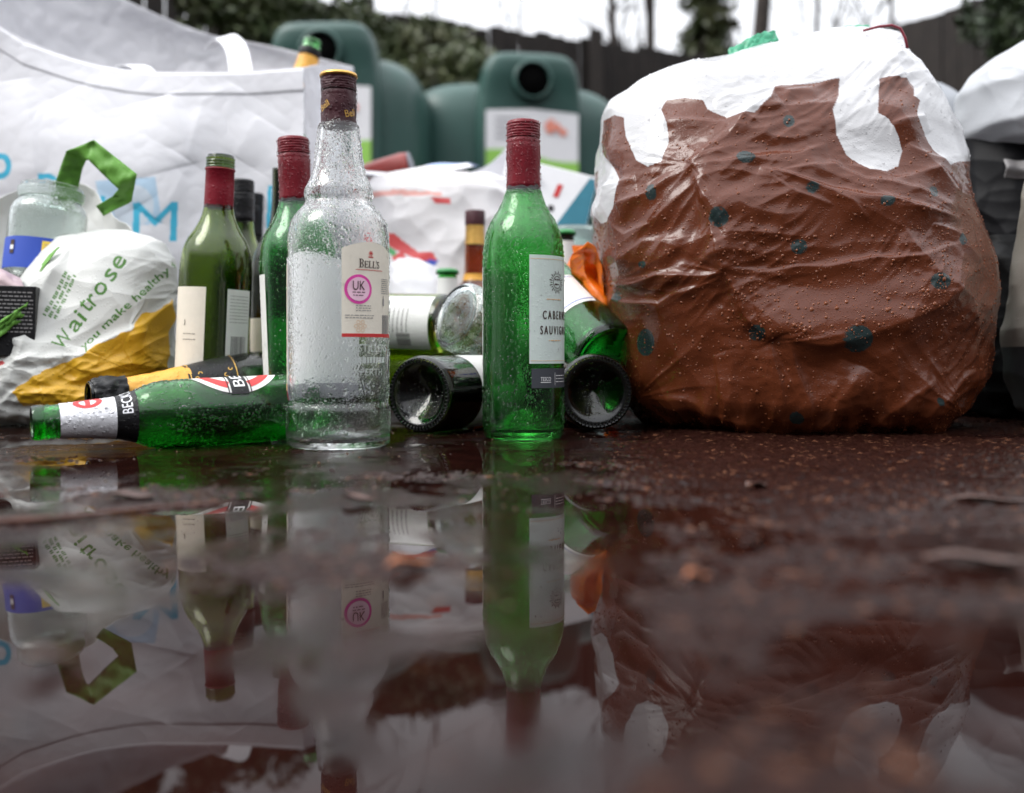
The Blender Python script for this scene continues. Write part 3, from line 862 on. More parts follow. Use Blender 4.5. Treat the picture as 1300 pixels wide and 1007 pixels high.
Ink(WINE).text('TESCO', 32, 0.0560, 0.0110, 0.0036).bar(48, 0.0560, 0.0004, 0.012).lines(62, 0.0590, 0.016, 3, 0.0028).bar(32, 0.0530, 0.011, 0.0006).build('strip_lettering', 'white_ink', sl)
patch('back_label', WINE, -170, -79, 0.049, 0.161, 'paper', w1, nu=50)

bead(w1, WINE, 3800, 31, 0.00035, 0.0015, z1=0.234, skip=((8, 112, 0.0478, 0.170),))
bead(w1, [(0.0166, 0.23), (0.0166, 0.31)], 420, 32, 0.0003, 0.0011, 0.236, 0.299)
w2 = wine('green wine bottle with red screw cap standing directly behind the clear bottle', 'g_bright', 387, 1.02, lean=(R(-2.3), 0))
patch('front_label', WINE, -95, -58, 0.045, 0.160, 'paper', w2)

bead(w2, WINE, 2200, 33, 0.00035, 0.0014, z1=0.234)
bead(w2, [(0.0166, 0.23), (0.0166, 0.31)], 420, 34, 0.0003, 0.0012, 0.236, 0.299)
w3 = wine('olive green wine bottle with open threaded mouth, red foil collar and two pale labels', 'g_olive', 266, 1.09, lean=(R(2.4), 0), cap=None)
threads(w3, 'g_olive', 0.0146, 0.281, 0.294)
lathe('foil_collar', [(0.0151, 0.238), (0.0158, 0.242), (0.0155, 0.262), (0.0152, 0.279), (0.0162, 0.280), (0.0160, 0.2815), (0.0148, 0.2815)], 'red_ring', w3, 64, lambda z, t, rr: 0.0003 * noise(np.cos(t) * 3, np.sin(t) * 3, z * 200))
a = patch('front_label', WINE, -82, -14, 0.057, 0.150, 'cream', w3)
Ink(WINE).text('J', -50, 0.112, 0.002, 0.006).lines(-40, 0.100, 0.016, 2, 0.006).build('label_lettering', 'brown_ink', a)
a = patch('back_label', WINE, 19, 68, 0.057, 0.149, 'paper', w3)
Ink(WINE).lines(43, 0.142, 0.026, 9, 0.0035).code(42, 0.084, 0.020, 0.030).build('label_lettering', 'grey_ink', a)

bead(w3, WINE, 700, 35, 0.0003, 0.0010, z1=0.236)
w4 = wine('dark wine bottle with black screw cap just behind the olive bottle with the red collar', 'g_olive', 307, 1.30, cap='black_cap', capz=(0.252, 0.3060))
w5 = wine('farthest of the black-capped wine bottles, mostly hidden behind its neighbour', 'g_dark', 321, 1.43, cap='black_cap', capz=(0.246, 0.3090))
w6 = wine('dark wine bottle with low cream label between the black-capped bottles and clear one', 'g_dark', 361, 1.17, cap=None)
patch('front_label', WINE, -88, 20, 0.045, 0.120, 'cream', w6)

# ================================================================== LYING BOTTLES
bk = thing('beer_bottle', 'bright green beer bottle with silver neck label lying in the water at front left', 'bottle')
shell(BEER, 'g_beer', bk, 0.008, 0.0026, 80, 0.0002)
lathe('lip_ring', [(0.0130, 0.222), (0.0142, 0.2235), (0.0142, 0.229), (0.0132, 0.2312)], 'g_beer', bk, 48)
nl = patch('neck_label', BEER, -180, 180, 0.1690, 0.2110, 'silver', bk, nu=80, off=0.0004)
Ink(BEER).ring(64, 0.1900, 0.0045, 0.0075, sy=1.5).bar(64, 0.190, 0.010, 0.004).build('red_emblem', 'red_ink', nl)
nb_ = patch('neck_band', BEER, -180, 180, 0.1530, 0.1690, 'black_paper', bk, nu=80, off=0.0005)
Ink(BEER, 0.0009).text("BECK'S", 48, 0.1610, 0.026, 0.0085).build('band_lettering', 'silver', nb_)
TH = 103
oval = 0.041
ol = patch('oval_label', BEER, TH - 74, TH + 74, 0, 1, 'paper', bk, nu=60, nv=20, off=0.0003,
           top=lambda u: 0.070 + 0.0385 * math.sqrt(max(0, 1 - (2 * u - 1) ** 2)), bot=lambda u: 0.070 - 0.0385 * math.sqrt(max(0, 1 - (2 * u - 1) ** 2)))
Ink(BEER, 0.0006).ring(TH, 0.070, 0.0235, 0.0315, 18, 78, 20, 1.05, 1.02).ring(TH, 0.070, 0.0235, 0.0315, 102, 162, 20, 1.05, 1.02).ring(TH, 0.070, 0.0235, 0.0315, 198, 258, 20, 1.05, 1.02).ring(TH, 0.070, 0.0235, 0.0315, 282, 342, 20, 1.05, 1.02).build('red_arcs', 'red_ink', ol)
Ink(BEER, 0.0008).bar(TH, 0.070, 0.077, 0.0150).bar(TH, 0.0795, 0.074, 0.0009).bar(TH, 0.0605, 0.074, 0.0009).build('black_band', 'black_paper', ol)
Ink(BEER, 0.0011).text("BECK'S", TH, 0.070, 0.062, 0.0100).build('name_lettering', 'white_ink', ol)
bd = Vector((-0.858, -0.50, -0.034))
e = P(40, 537, 0.795)
base_pt = e - bd.normalized() * 0.231
tilt(bk, base_pt, axis_dir=bd, spin=0)
# turn it about its own axis until the local -Y side looks at the camera
mw = bk.matrix_world.copy(); ay = (mw.to_3x3() @ Vector((0, -1, 0))); ax = (mw.to_3x3() @ Vector((1, 0, 0)))
tc_ = (Vector((0, 0, CH)) - base_pt); spin0 = math.atan2(tc_.dot(ax), tc_.dot(ay))
tilt(bk, base_pt, axis_dir=bd, spin=spin0)

bead(bk, BEER, 2600, 41, 0.00035, 0.0016, z1=0.222, skip=((14, 162, 0.0315, 0.1085),))
def lying(name, label, outer, mat, base, tip, camth=0, punt=0.022, wall=0.0028, wob=0.0003):
    o = thing(name, label, 'bottle')
    shell(outer, mat, o, punt, wall, 80, wob)
    ax_d = (Vector(tip) - Vector(base)).normalized()
    tilt(o, base, axis_dir=ax_d)
    m3 = o.matrix_world.to_3x3(); t = Vector((0, 0, CH)) - Vector(base)
    s = math.atan2(t.dot(m3 @ Vector((1, 0, 0))), t.dot(m3 @ Vector((0, -1, 0))))
    tilt(o, base, axis_dir=ax_d, spin=s)
    return o
CHAMP = smooth_prof([(0.0370, 0.0), (0.0400, 0.004), (0.0410, 0.012), (0.0410, 0.06), (0.0410, 0.115), (0.0400, 0.135), (0.0365, 0.160), (0.0300, 0.190), (0.0235, 0.220), (0.0185, 0.250), (0.0165, 0.270), (0.0165, 0.285), (0.0150, 0.290), (0.0150, 0.300)], 5)
pr = lying('sparkling_wine_bottle', 'dark bottle with torn yellow foil neck lying behind the green beer bottle', CHAMP, 'g_dark', P(118, 503, 0.985) + (P(425, 489, 1.14) - P(118, 503, 0.985)).normalized() * 0.296, P(118, 503, 0.985), wob=0.0002)
f_ = lathe('neck_foil', [(0.0405, 0.128)] + [(float(rad_at(CHAMP, z)) + 0.0006, z) for z in np.linspace(0.172, 0.262, 24)], 'yellow', pr, 72, lambda z, t, rr: 0.0009 * noise(np.cos(t) * 4, np.sin(t) * 4, z * 90)) if False else \
     lathe('neck_foil', [(float(rad_at(CHAMP, z)) + 0.0008, z) for z in np.linspace(0.204, 0.266, 30)], 'yellow', pr, 72, lambda z, t, rr: 0.0011 * noise(np.cos(t) * 4, np.sin(t) * 4, z * 90))
fb = lathe('crest_band', [(float(rad_at(CHAMP, z)) + 0.0010, z) for z in np.linspace(0.158, 0.208, 24)], 'black_paper', pr, 72)
ik = Ink(CHAMP, 0.0015)
ik.ring(-20, 0.183, 0.0125, 0.0138).ring(-20, 0.183, 0.006, 0.0072, 0, 300).ring(-24, 0.186, 0.0028, 0.0040).ring(-14, 0.179, 0.0028, 0.0040, 40, 360)
ik.bar(0, 0.2055, 0.14, 0.0008).bar(0, 0.1605, 0.16, 0.0008)
for q in range(9): ik.ring(-50 + q * 11, 0.197 + 0.003 * math.sin(q * 2), 0.0014, 0.0022, q * 30, q * 30 + 240, 8)
for q in range(9): ik.ring(-50 + q * 11, 0.169 + 0.003 * math.sin(q * 3), 0.0014, 0.0022, q * 50, q * 50 + 240, 8)
ik.build('gold_crest', 'gold', fb)
lathe('torn_mouth_foil', [(float(rad_at(CHAMP, z)) + 0.0026, z) for z in np.linspace(0.266, 0.296, 16)] + [(0.0158, 0.298)], 'black_cap', pr, 60, lambda z, t, rr: 0.0030 * noise(np.cos(t) * 4, np.sin(t) * 4, z * 120))
patch('shoulder_label', CHAMP, -20, 60, 0.06, 0.105, 'paper', pr)
bead(pr, CHAMP, 1800, 42, 0.0002, 0.0009)

def base_knurl(parent, r):
    """ring of stippling round the foot of a bottle"""
    V, Fc = [], []
    n = 56
    for k in range(n):
        a = 2 * math.pi * k / n
        for (rr, da, z) in ((0.86, -0.02, 0.0004), (0.97, -0.018, 0.0009), (0.97, 0.018, 0.0009), (0.86, 0.02, 0.0004), (0.915, 0, -0.0016)):
            V.append((r * rr * math.cos(a + da), r * rr * math.sin(a + da), z))
        b0 = k * 5
        Fc += [(b0, b0 + 1, b0 + 4), (b0 + 1, b0 + 2, b0 + 4), (b0 + 2, b0 + 3, b0 + 4), (b0 + 3, b0, b0 + 4)]
    return mesh_obj('base_stippling', V, Fc, 'black_cap', parent, smooth=False)
def base_beads(parent, n, seed):
    rg = np.random.default_rng(seed)
    a = rg.random(n) * 6.28; r = 0.034 * np.sqrt(rg.random(n)) * 0.9
    r = np.where(rg.random(n) < 0.6, np.hypot(0.006 + 0.010 * rg.random(n), 0.004), r)
    z = np.interp(r, [0, 0.0124, 0.023, 0.0291, 0.0355], [0.022, 0.0165, 0.006, 0.001, 0.0])
    V = np.stack([r * np.cos(a), r * np.sin(a), z], -1); Nn = np.stack([-np.cos(a) * 0.5, -np.sin(a) * 0.5, -np.ones(n)], -1)
    make_drops(parent, V, Nn, 0.0004 + rg.random(n) ** 3 * 0.0012)
k1 = P(531, 501, 0.985); k1.z = 0.0395
k1t = k1 + Vector((0.50, 0.866, 0.0)) * 0.3
l1 = lying('wine_bottle', 'near-black wine bottle lying base first between the clear and cabernet bottles', WINE, 'g_dark', k1, k1t)
base_knurl(l1, 0.0372); base_beads(l1, 260, 3)
patch('front_label', WINE, -80, 75, 0.060, 0.150, 'paper', l1)
k2 = P(757, 497, 1.00); k2.z = 0.0415
l2 = lying('wine_bottle', 'near-black wine bottle lying base first beside the brown bag', WINE, 'g_dark', k2, k2 + Vector((-0.10, 0.99, 0.0)) * 0.3)
base_knurl(l2, 0.0372); base_beads(l2, 300, 4)
l3 = lying('wine_bottle', 'olive wine bottle lying on the pile with a white barcode label beside the clear bottle', WINE, 'g_olive', P(572, 414, 1.20), P(330, 408, 1.30))
a = patch('back_label', WINE, -48, 62, 0.012, 0.078, 'paper', l3, nu=50)
Ink(WINE).lines(10, 0.070, 0.030, 6, 0.006, 0.0012).code(-26, 0.045, 0.016, 0.018).build('label_lettering', 'grey_ink', a)
l4 = lying('wine_bottle', 'green bottle with white and blue label leaning neck up against the orange bag', WINE, 'g_bright', P(774, 456, 1.04), P(690, 364, 1.18))
a = patch('front_label', WINE, -75, 55, 0.060, 0.125, 'paper', l4, nu=50)
Ink(WINE).bar(-22, 0.078, 0.022, 0.0075).bar(-10, 0.066, 0.085, 0.0012).bar(-10, 0.120, 0.085, 0.0010).build('label_lettering', 'blue', a)
l5 = lying('wine_bottle', 'olive bottle wedged low under the barcode-label bottle', WINE, 'g_olive', P(612, 478, 1.19), P(420, 482, 1.28))

# clear jar lying on the pile
JAR = smooth_prof([(0.034, 0), (0.0385, 0.003), (0.040, 0.012), (0.040, 0.05), (0.040, 0.085), (0.036, 0.097), (0.033, 0.102), (0.0335, 0.112), (0.0335, 0.116)], 5)
j1 = lying('glass_jar', 'clear empty jar lying tipped over between the two standing front bottles', JAR, 'g_jar', P(578, 400, 1.10), P(660, 436, 1.16), punt=0.004, wall=0.003)
patch('torn_label', JAR, -40, 70, 0.045, 0.090, 'paper', j1)

# far bottles standing in the pile
AMB = smooth_prof([(0.036, 0), (0.040, 0.004), (0.0405, 0.02), (0.0405, 0.12), (0.040, 0.150), (0.036, 0.168), (0.026, 0.180), (0.0180, 0.190), (0.0160, 0.205), (0.0155, 0.235), (0.0140, 0.262), (0.0135, 0.290)], 5)
am = thing('amber_bottle', 'amber spirits bottle with gold neck label standing behind the clear jar', 'bottle')
shell(AMB, 'g_amber', am, 0.01)
patch('neck_label', AMB, -180, 180, 0.243, 0.272, 'gold', am, off=0.0006)
patch('collar_band', AMB, -180, 180, 0.189, 0.199, 'yellow', am, off=0.0006)
lathe('cap', [(0.0150, 0.272), (0.0152, 0.275), (0.0152, 0.293), (0.0140, 0.2945), (1e-5, 0.2945)], 'brown_cap', am)
p = P(603, 449, 1.50); tilt(am, (p.x, p.y, 0.0006), lean=(0, 0))
def beer_up(label, x, d, h, mat, capm, lab=None):
    o = thing('beer_bottle', label, 'bottle')
    pr_ = [(r, z * h / 0.23) for r, z in BEER]
    shell(pr_, mat, o, 0.008)
    lathe('crown_cap', [(0.0150, h - 0.003), (0.0162, h - 0.004), (0.0158, h + 0.001), (0.0120, h + 0.0035), (1e-5, h + 0.0035)], capm, o, 42, lambda z, t, rr: np.where(rr > 0.0155, 0.0004 * np.sin(t * 21), 0))
    if lab: patch('neck_label', pr_, -180, 180, h * 0.74, h * 0.95, lab, o, nu=60)
    p = P(x, 449, d); tilt(o, (p.x, p.y, 0.0006)); return o
beer_up('small bottle with green cap and white neck label between amber bottle and white bag', 568, 1.40, 0.195, 'g_green', 'green_cap', 'paper')
beer_up('small dark bottle with green cap and white neck behind the standing cabernet bottle', 717, 1.42, 0.252, 'g_dark', 'green_cap', 'paper')
TUM = smooth_prof([(0.030, 0), (0.033, 0.003), (0.034, 0.02), (0.037, 0.06), (0.040, 0.12), (0.041, 0.28)], 5)
tm = thing('glass_vase', 'tall clear glass with open rim beside the orange bag', 'glass')
shell(TUM, 'g_jar', tm, 0.004)
lathe('rim', [(0.0385, 0.279), (0.0420, 0.278), (0.0428, 0.281), (0.0415, 0.284), (0.0385, 0.282)], 'g_jar', tm)
p = P(727, 449, 1.62); tilt(tm, (p.x, p.y, 0.0006), lean=(0, R(0)))

# ================================================================== PUDDING BAG
def Z6(pts): return [(740 + 0.5561 * a, 20 + 0.5561 * b_) for a, b_ in pts]
icing_edge = Z6([(-60, 420), (15, 420), (25, 455), (42, 475), (62, 470), (80, 440), (94, 385), (72, 345), (52, 315), (55, 240), (78, 228), (100, 235), (106, 280), (130, 335), (155, 350), (185, 340),
  (200, 290), (196, 250), (180, 215), (190, 192), (230, 187), (275, 195), (285, 215), (330, 235), (390, 230), (425, 200), (437, 165), (500, 158), (588, 140), (585, 180), (568, 220), (575, 270),
  (600, 320), (650, 355), (690, 358), (718, 345), (727, 310), (715, 280), (690, 245), (667, 230), (672, 150), (700, 148), (735, 155), (748, 170), (745, 195), (760, 205), (752, 240), (775, 270), (800, 310), (835, 342), (862, 332), (960, 332), (960, -60), (-60, -60)])
dots = [(467, 248, 13, 13), (370, 333, 21, 15), (165, 408, 12, 18), (313, 470, 21, 20), (515, 405, 14, 13), (678, 437, 16, 12), (789, 408, 11, 13), (858, 513, 8, 14), (490, 530, 19, 16), (797, 611, 21, 18),
        (149, 567, 9, 8), (148, 745, 20, 31), (397, 724, 19, 18), (618, 737, 33, 30), (485, 908, 16, 14), (798, 872, 7, 8), (85, 640, 11, 11)]
pud_rows = [(41, 1108, 1132, .004, .004), (49, 1045, 1143, .012, .012), (61, 968, 1149, .03, .03), (76, 920, 1155, .05, .05), (93, 868, 1166, .075, .07), (110, 808, 1168, .10, .09), (130, 780, 1177, .115, .11), (150, 769, 1186, .125, .13),
  (180, 768, 1199, .14, .15), (210, 762, 1206, .150, .16), (245, 756, 1209, .160, .18), (275, 752, 1211, .166, .19), (300, 754, 1216, .172, .2), (340, 756, 1228, .178, .2), (380, 766, 1232, .182, .2), (420, 774, 1226, .184, .2),
  (450, 779, 1224, .182, .2), (480, 784, 1218, .178, .19), (505, 795, 1205, .172, .18), (524, 812, 1190, .160, .17), (535, 838, 1180, .145, .15), (538.5, 900, 1130, .09, .09), (538.8, 985, 1015, .01, .01)]
PF = [  # folds in zoom coordinates: (points, amplitude mm, width zoom px)
 ([(435, 750), (375, 690), (330, 600), (290, 470), (245, 335)], 14, 24), ([(245, 345), (330, 275), (437, 185)], 7, 16), ([(437, 185), (520, 165), (590, 145)], 3, 10),
 ([(250, 350), (350, 330), (470, 318), (560, 300)], 4, 7), ([(400, 350), (500, 385), (640, 425), (760, 445), (860, 462)], 6, 9), ([(560, 330), (640, 385), (760, 400), (850, 440)], 4, 8),
 ([(620, 345), (700, 380), (800, 360), (860, 400)], 4, 9), ([(330, 590), (440, 578), (560, 568), (700, 560), (860, 520)], 3.5, 6), ([(920, 570), (790, 662), (680, 714), (560, 744), (420, 742)], 13, 34),
 ([(60, 612), (180, 590), (325, 592)], 5, 9), ([(60, 640), (180, 660), (320, 600)], 4, 8), ([(90, 440), (170, 400), (250, 350)], 5, 10), ([(60, 580), (150, 520), (250, 500)], 2.5, 8), ([(190, 250), (280, 245), (330, 240)], 4, 8),
 ([(470, 750), (500, 850), (520, 960)], 5, 12), ([(540, 960), (570, 870), (640, 800)], 6, 12), ([(380, 960), (330, 860), (300, 780)], 4, 12), ([(640, 960), (690, 890), (800, 830)], 5, 11), ([(740, 940), (800, 880), (900, 800)], 5, 12),
 ([(140, 860), (240, 870), (420, 940)], 5, 14), ([(430, 745), (440, 850), (450, 950)], 4, 9), ([(250, 350), (265, 430), (330, 520)], -4, 10), ([(600, 120), (650, 110), (740, 90)], 3, 12), ([(100, 150), (200, 120), (350, 110)], 3, 16),
 ([(300, 200), (420, 170), (560, 110)], 4, 8), ([(690, 60), (730, 150), (800, 260)], 4, 14), ([(30, 400), (90, 380), (130, 370)], 4, 7), ([(45, 330), (80, 350), (95, 390)], -3, 8), ([(780, 480), (860, 500), (910, 560)], 5, 9),
 ([(690, 250), (760, 235), (790, 230)], 4, 7), ([(740, 300), (800, 330), (850, 350)], 3, 8), ([(560, 860), (590, 820), (600, 780)], 4, 8), ([(860, 620), (900, 700), (900, 800)], 4, 12), ([(70, 480), (110, 500), (170, 480)], 3, 9),
 ([(450, 360), (520, 340), (600, 345)], 3, 6), ([(430, 380), (480, 420), (560, 440)], 2.5, 6), ([(540, 400), (600, 430), (640, 470)], 2, 5)]
PLEAT = [  # focus (zoom coordinates), reach, height mm, ray frequency, fan direction in degrees (clockwise from right), spread
 (245, 345, 230, 3.6, 3.2, -18, 26), (245, 345, 200, 3.0, 3.0, 62, 22), (245, 345, 130, 2.6, 3, 160, 35), (437, 178, 200, 3.6, 3.4, 140, 28), (437, 178, 150, 2.5, 3, -12, 20), (330, 592, 210, 3.0, 3.4, 186, 24),
 (330, 592, 240, 2.6, 3.2, -8, 18), (430, 748, 220, 3.4, 3.2, 78, 34), (430, 748, 220, 2.6, 3.4, -14, 18), (880, 470, 260, 3.6, 3.6, 190, 24), (60, 610, 170, 3.4, 3.4, -6, 26), (590, 140, 120, 2.4, 3, 170, 30),
 (520, 990, 220, 4.0, 3.6, -88, 34), (330, 990, 200, 4.0, 3.4, -100, 32), (700, 985, 230, 4.0, 3.6, -75, 34), (860, 900, 200, 3.6, 3.6, -130, 34), (400, 350, 330, 3.2, 3.4, 18, 14), (930, 620, 220, 3.4, 3.4, 150, 26), (130, 870, 180, 3.4, 3.2, -30, 34)]
def pud_disp(px, py, G, front):
    x, y, z = G[..., 0], G[..., 1], G[..., 2]
    wx, wz = noise(x * 6, z * 6, y * 6 + 2) * 0.25, noise(x * 6 + 9, z * 6, y * 6 + 5) * 0.25
    dd = 0.0016 * ridged(x * 5 + wx, z * 8 + wz, y * 5, 2) + 0.0045 * noise(x * 7, z * 7, y * 7) + taut(x + 0.02 * noise(x * 9, z * 9, 1), z + 0.02 * noise(x * 9, z * 9, 6), y, 0.055) + crk(x, y, z, 1.0) + 0.0012 * noise(x * 24 + z * 9, z * 34, y * 20)
    dd += 0.0005 * noise(x * 90 + z * 50, z * 150 - x * 30, y * 60) * np.clip(noise(x * 11, z * 11, 5) * 3 + 0.4, 0, 1)
    low = np.clip((py - 440) / 90, 0, 1)
    for fx, fy, ra_, am_, fr_, dir_, spr_ in PLEAT:
        (qx, qy), = Z6([(fx, fy)]); an = np.arctan2(py - qy, px - qx); r_ = np.hypot(px - qx, py - qy)
        rb_ = np.sin(np.pi * np.clip(r_ / ra_, 0, 1)) ** 1.0 * np.exp(-r_ / (ra_ * 0.6))
        da_ = (an - math.radians(dir_) + np.pi) % (2 * np.pi) - np.pi
        dd = dd + np.where(front, am_ * 0.00085 * rb_ * np.exp(-(da_ / math.radians(spr_)) ** 2) * (1 - 2.2 * np.abs(noise(np.cos(an) * fr_ + fx, np.sin(an) * fr_, r_ / 150))), 0)
    dd += low * 0.0030 * ridged(x * 20, z * 6, y * 10 + 4, 2)
    sx, sy = px + 9 * noise(px / 60, py / 60, 3), py + 9 * noise(px / 60, py / 60, 8)
    for pts, a_, w_ in PF:
        q = Z6(pts); dd = dd + np.where(front, fold(sx, sy, q, a_ * 0.001, w_ * 0.62), 0)
    # slack flat facet between the folds is pushed in a little
    dd -= np.where(front, 0.010 * np.exp(-(((px - 985) / 95) ** 2 + ((py - 350) / 60) ** 2) * 1.2), 0)
    return dd
def pud_color(px, py, G, front):
    zf = G[..., 2]
    white = in_poly(px, py, icing_edge)
    white = np.where(front, white, zf > 0.30 + 0.02 * np.sin(G[..., 0] * 40))
    c = np.where(white[..., None], np.array([0.50, 0.50, 0.51]), np.array([0.100, 0.0245, 0.0088]))
    dm = np.zeros(px.shape, bool)
    for a_, b_, rx, ry in dots:
        (cx, cy), = Z6([(a_, b_)]); dm |= (((px - cx) / (rx * 0.556)) ** 2 + ((py - cy) / (ry * 0.556)) ** 2) < 1
    # smudges where the ink of the big dots has rubbed off
    dm &= noise(px / 5, py / 5, 1) > -0.62
    c = np.where((dm & front)[..., None], np.array([0.018, 0.030, 0.030]), c)
    sc_ = (noise(px / 1.6, py / 1.6, 7) > 0.70) & front & ~white
    c = np.where(sc_[..., None], c * 1.35, c)
    return c
pb = thing('carrier_bag', 'full brown plastic bag printed like an iced pudding with white drips and dark dots', 'bag', tuple(P(1000, 539, 1.12)))
M['pud'] = sheet('pudding_film', 0.17, 0.28, 420, 800, 0.0, 0.04, 0.32, (0.55, 0.65), coat=0.10)
pb.location = (0, 0, 0)
o, G, Nn, gx, gy, fr = loft(pud_rows, 1.12, 760, 120, 640, 0.78, 8, pud_disp, pud_color, 'bag_film', M['pud'], pb, True)
# beads of rain on the bag
m_, n_ = G.shape[:2]
prob = np.where(fr, 1.0, 0.0) * np.clip(1.2 - np.abs(gy - 330) / 330, 0.15, 1)
prob *= np.where((gx > 930) & (gx < 1200) & (gy > 290) & (gy < 430), 3.2, 1.0)
prob = (prob / prob.sum()).ravel()
sel = RNG.choice(m_ * n_, 7500, replace=False, p=prob)
rr = 0.00038 + RNG.random(len(sel)) ** 3.5 * 0.0012
big = (np.abs(gy.ravel()[sel] - (415 - 0.22 * np.abs(gx.ravel()[sel] - 1000))) < 20) & (gx.ravel()[sel] > 1000) & (gx.ravel()[sel] < 1190)
rr = np.where(big, rr * 1.5, rr)
onw = in_poly(gx.ravel()[sel], gy.ravel()[sel], icing_edge)
M['drop_brown'] = glass('bead_on_brown_film', (0.24, 0.075, 0.032), drops=False, ior=1.33)
M['drop_brown'].node_tree.nodes['Principled BSDF'].inputs['Transmission Weight'].default_value = 0.35
M['drop_brown'].node_tree.nodes['Principled BSDF'].inputs['Roughness'].default_value = 0.08
keep_w = onw & (RNG.random(len(sel)) < 0.35)
make_drops(pb, G.reshape(-1, 3)[sel][keep_w], Nn.reshape(-1, 3)[sel][keep_w], rr[keep_w])
make_drops(pb, G.reshape(-1, 3)[sel][~onw], Nn.reshape(-1, 3)[sel][~onw], rr[~onw], 'drop_brown')
# green inner rim and the dark red tie along the top
tp = [P(940, 60, 1.12), P(962, 52, 1.12), P(990, 52, 1.12)]
ribbon('green_rim', [P(925, 70, 1.12), P(945, 60, 1.115), P(966, 50, 1.115), P(986, 46, 1.12)], [(0, 0.01, 0.016)] * 4, plain('green_rim_film', (0.03, 0.30, 0.16), 0.35, drops=0.3), pb, crumple_=0.004)
ribbon('green_rim', [P(1035, 46, 1.11), P(1060, 41, 1.105), P(1085, 37, 1.105), P(1105, 36, 1.11)], [(0, 0.01, 0.010)] * 4, bpy.data.materials['green_rim_film'], pb, crumple_=0.002)
tp = [P(x_, y_ - 4, 1.080) for x_, y_ in ((1096, 43), (1115, 38), (1132, 36), (1143, 40), (1149, 52), (1152, 66))]
tube('tie_cord', tp, [0.0015] * 6, plain('dark_red_cord', (0.20, 0.01, 0.025), 0.4), pb)

# ================================================================== GREEN-PRINTED CARRIER BAG (left)
def wt_color(px, py, G, front):
    c = np.ones(px.shape + (3,)) * np.array([0.62, 0.63, 0.60])
    yel = [(18, 497), (40, 480), (80, 462), (120, 440), (160, 420), (175, 400), (200, 392), (213, 380), (216, 400), (212, 430), (213, 452), (208, 480), (212, 520), (60, 520), (28, 515)]
    yx, yy = px + 3 * noise(px / 18, py / 18, 1), py + 4 * noise(px / 14, py / 14, 5)
    m = in_poly(yx, yy, yel) & front
    c = np.where(m[..., None], np.array([0.74, 0.42, 0.025]), c)
    g_ = np.array([0.055, 0.19, 0.015])
    def put(s, o_, a_, h, w_, curve=0):
        ux = (w_ * math.cos(a_), -w_ * math.sin(a_)); uy = (-h * math.sin(a_) * 0.9, -h * math.cos(a_))
        return text_mask(px, py, s, o_, ux, uy)
    word = [('W', 78, 445, 0.98, 20, 24), ('a', 95, 422, 0.95, 15, 16), ('i', 107, 408, 0.92, 21, 5), ('t', 112, 398, 0.90, 20, 10), ('r', 120, 390, 0.90, 15, 10), ('o', 128, 379, 0.88, 15, 16), ('s', 142, 360, 0.95, 15, 13), ('e', 152, 346, 1.0, 15, 15)]
    tm_ = np.zeros(px.shape, bool)
    for s_, x_, y_, a_, h_, w_ in word:
        tm_ |= put(s_, (x_, y_), a_, h_, w_)
        tm_ |= put(s_, (x_ + 0.9, y_ + 0.5), a_, h_, w_)
    tm_ |= put('you make healthy s', (108, 447), 0.76, 13, 156)
    tm_ |= put('you make healthy s', (108.8, 447), 0.76, 13, 156)
    for k, (s_, w_) in enumerate((('- --- -- ---- -- -- ---', 62), ('--- -- - ---- --- --', 58), ('-- ---- --- - -- ---- -', 60))):
        tm_ |= put(s_, (57 + k * 6, 404 + k * 1.5 - 3), 1.08, 4.5, w_)
    tm_ &= front
    c = np.where(tm_[..., None], g_, c)
    spk = (noise(px / 2.3, py / 2.3, 3) > 0.62) & (py > 430) & front
    c = np.where(spk[..., None], c * 0.45, c)
    rd = in_poly(px, py, [(-10, 462), (-10, 474), (8, 461), (4, 458)]) & front
    c = np.where(rd[..., None], np.array([0.5, 0.03, 0.03]), c)
    return c
WF = [([(60, 330), (30, 400), (20, 440)], 6, 9), ([(100, 300), (60, 360), (30, 440), (20, 470)], 7, 10), ([(60, 452), (100, 452), (130, 435), (180, 410), (222, 375)], 7, 8), ([(55, 500), (100, 480), (150, 462), (212, 455)], 4, 7),
      ([(50, 520), (110, 500), (170, 490)], 4, 8), ([(90, 470), (130, 470), (175, 440), (212, 425)], 5, 8), ([(0, 470), (40, 455), (80, 455)], 7, 8), ([(110, 445), (125, 452), (120, 462), (100, 470)], 4, 6), ([(160, 415), (150, 430), (180, 420)], 4, 6),
      ([(100, 300), (150, 300), (215, 330)], 3, 7), ([(90, 320), (140, 330), (215, 350)], 2, 8), ([(60, 530), (60, 500), (40, 470)], 4, 9), ([(213, 330), (217, 400), (214, 470)], 4, 7)]
WCELL = np.random.default_rng(8).random((110, 3)) * [0.50, 0.30, 0.26] + [-0.72, 0.98, 0.0]
def wt_disp(px, py, G, front):
    x, y, z = G[..., 0], G[..., 1], G[..., 2]
    dd = 0.0010 * ridged(x * 12, z * 12, y * 10, 2) + 0.003 * noise(x * 14, z * 14, y * 9 + 4) + taut(x + 0.015 * noise(x * 12, z * 12, 1), z + 0.015 * noise(x * 12, z * 12, 6), y, 0.08, WCELL) + crk(x * 1.5, y, z * 1.5, 0.9)
    dd += np.clip((py - 430) / 60, 0, 1) * 0.0025 * ridged(x * 18 + z * 10, z * 34, y * 8, 2)
    for pts, a_, w_ in WF: dd = dd + np.where(front, fold(px, py, pts, a_ * 0.001, w_), 0)
    return dd
wt = thing('carrier_bag', 'white and yellow plastic bag with green lettering slumped at the left edge', 'bag')
M['wt'] = sheet('white_bag_film', 0.38, 0.35, 330, 700, 0.12, 0.2, 0.5, (0.4, 0.45))
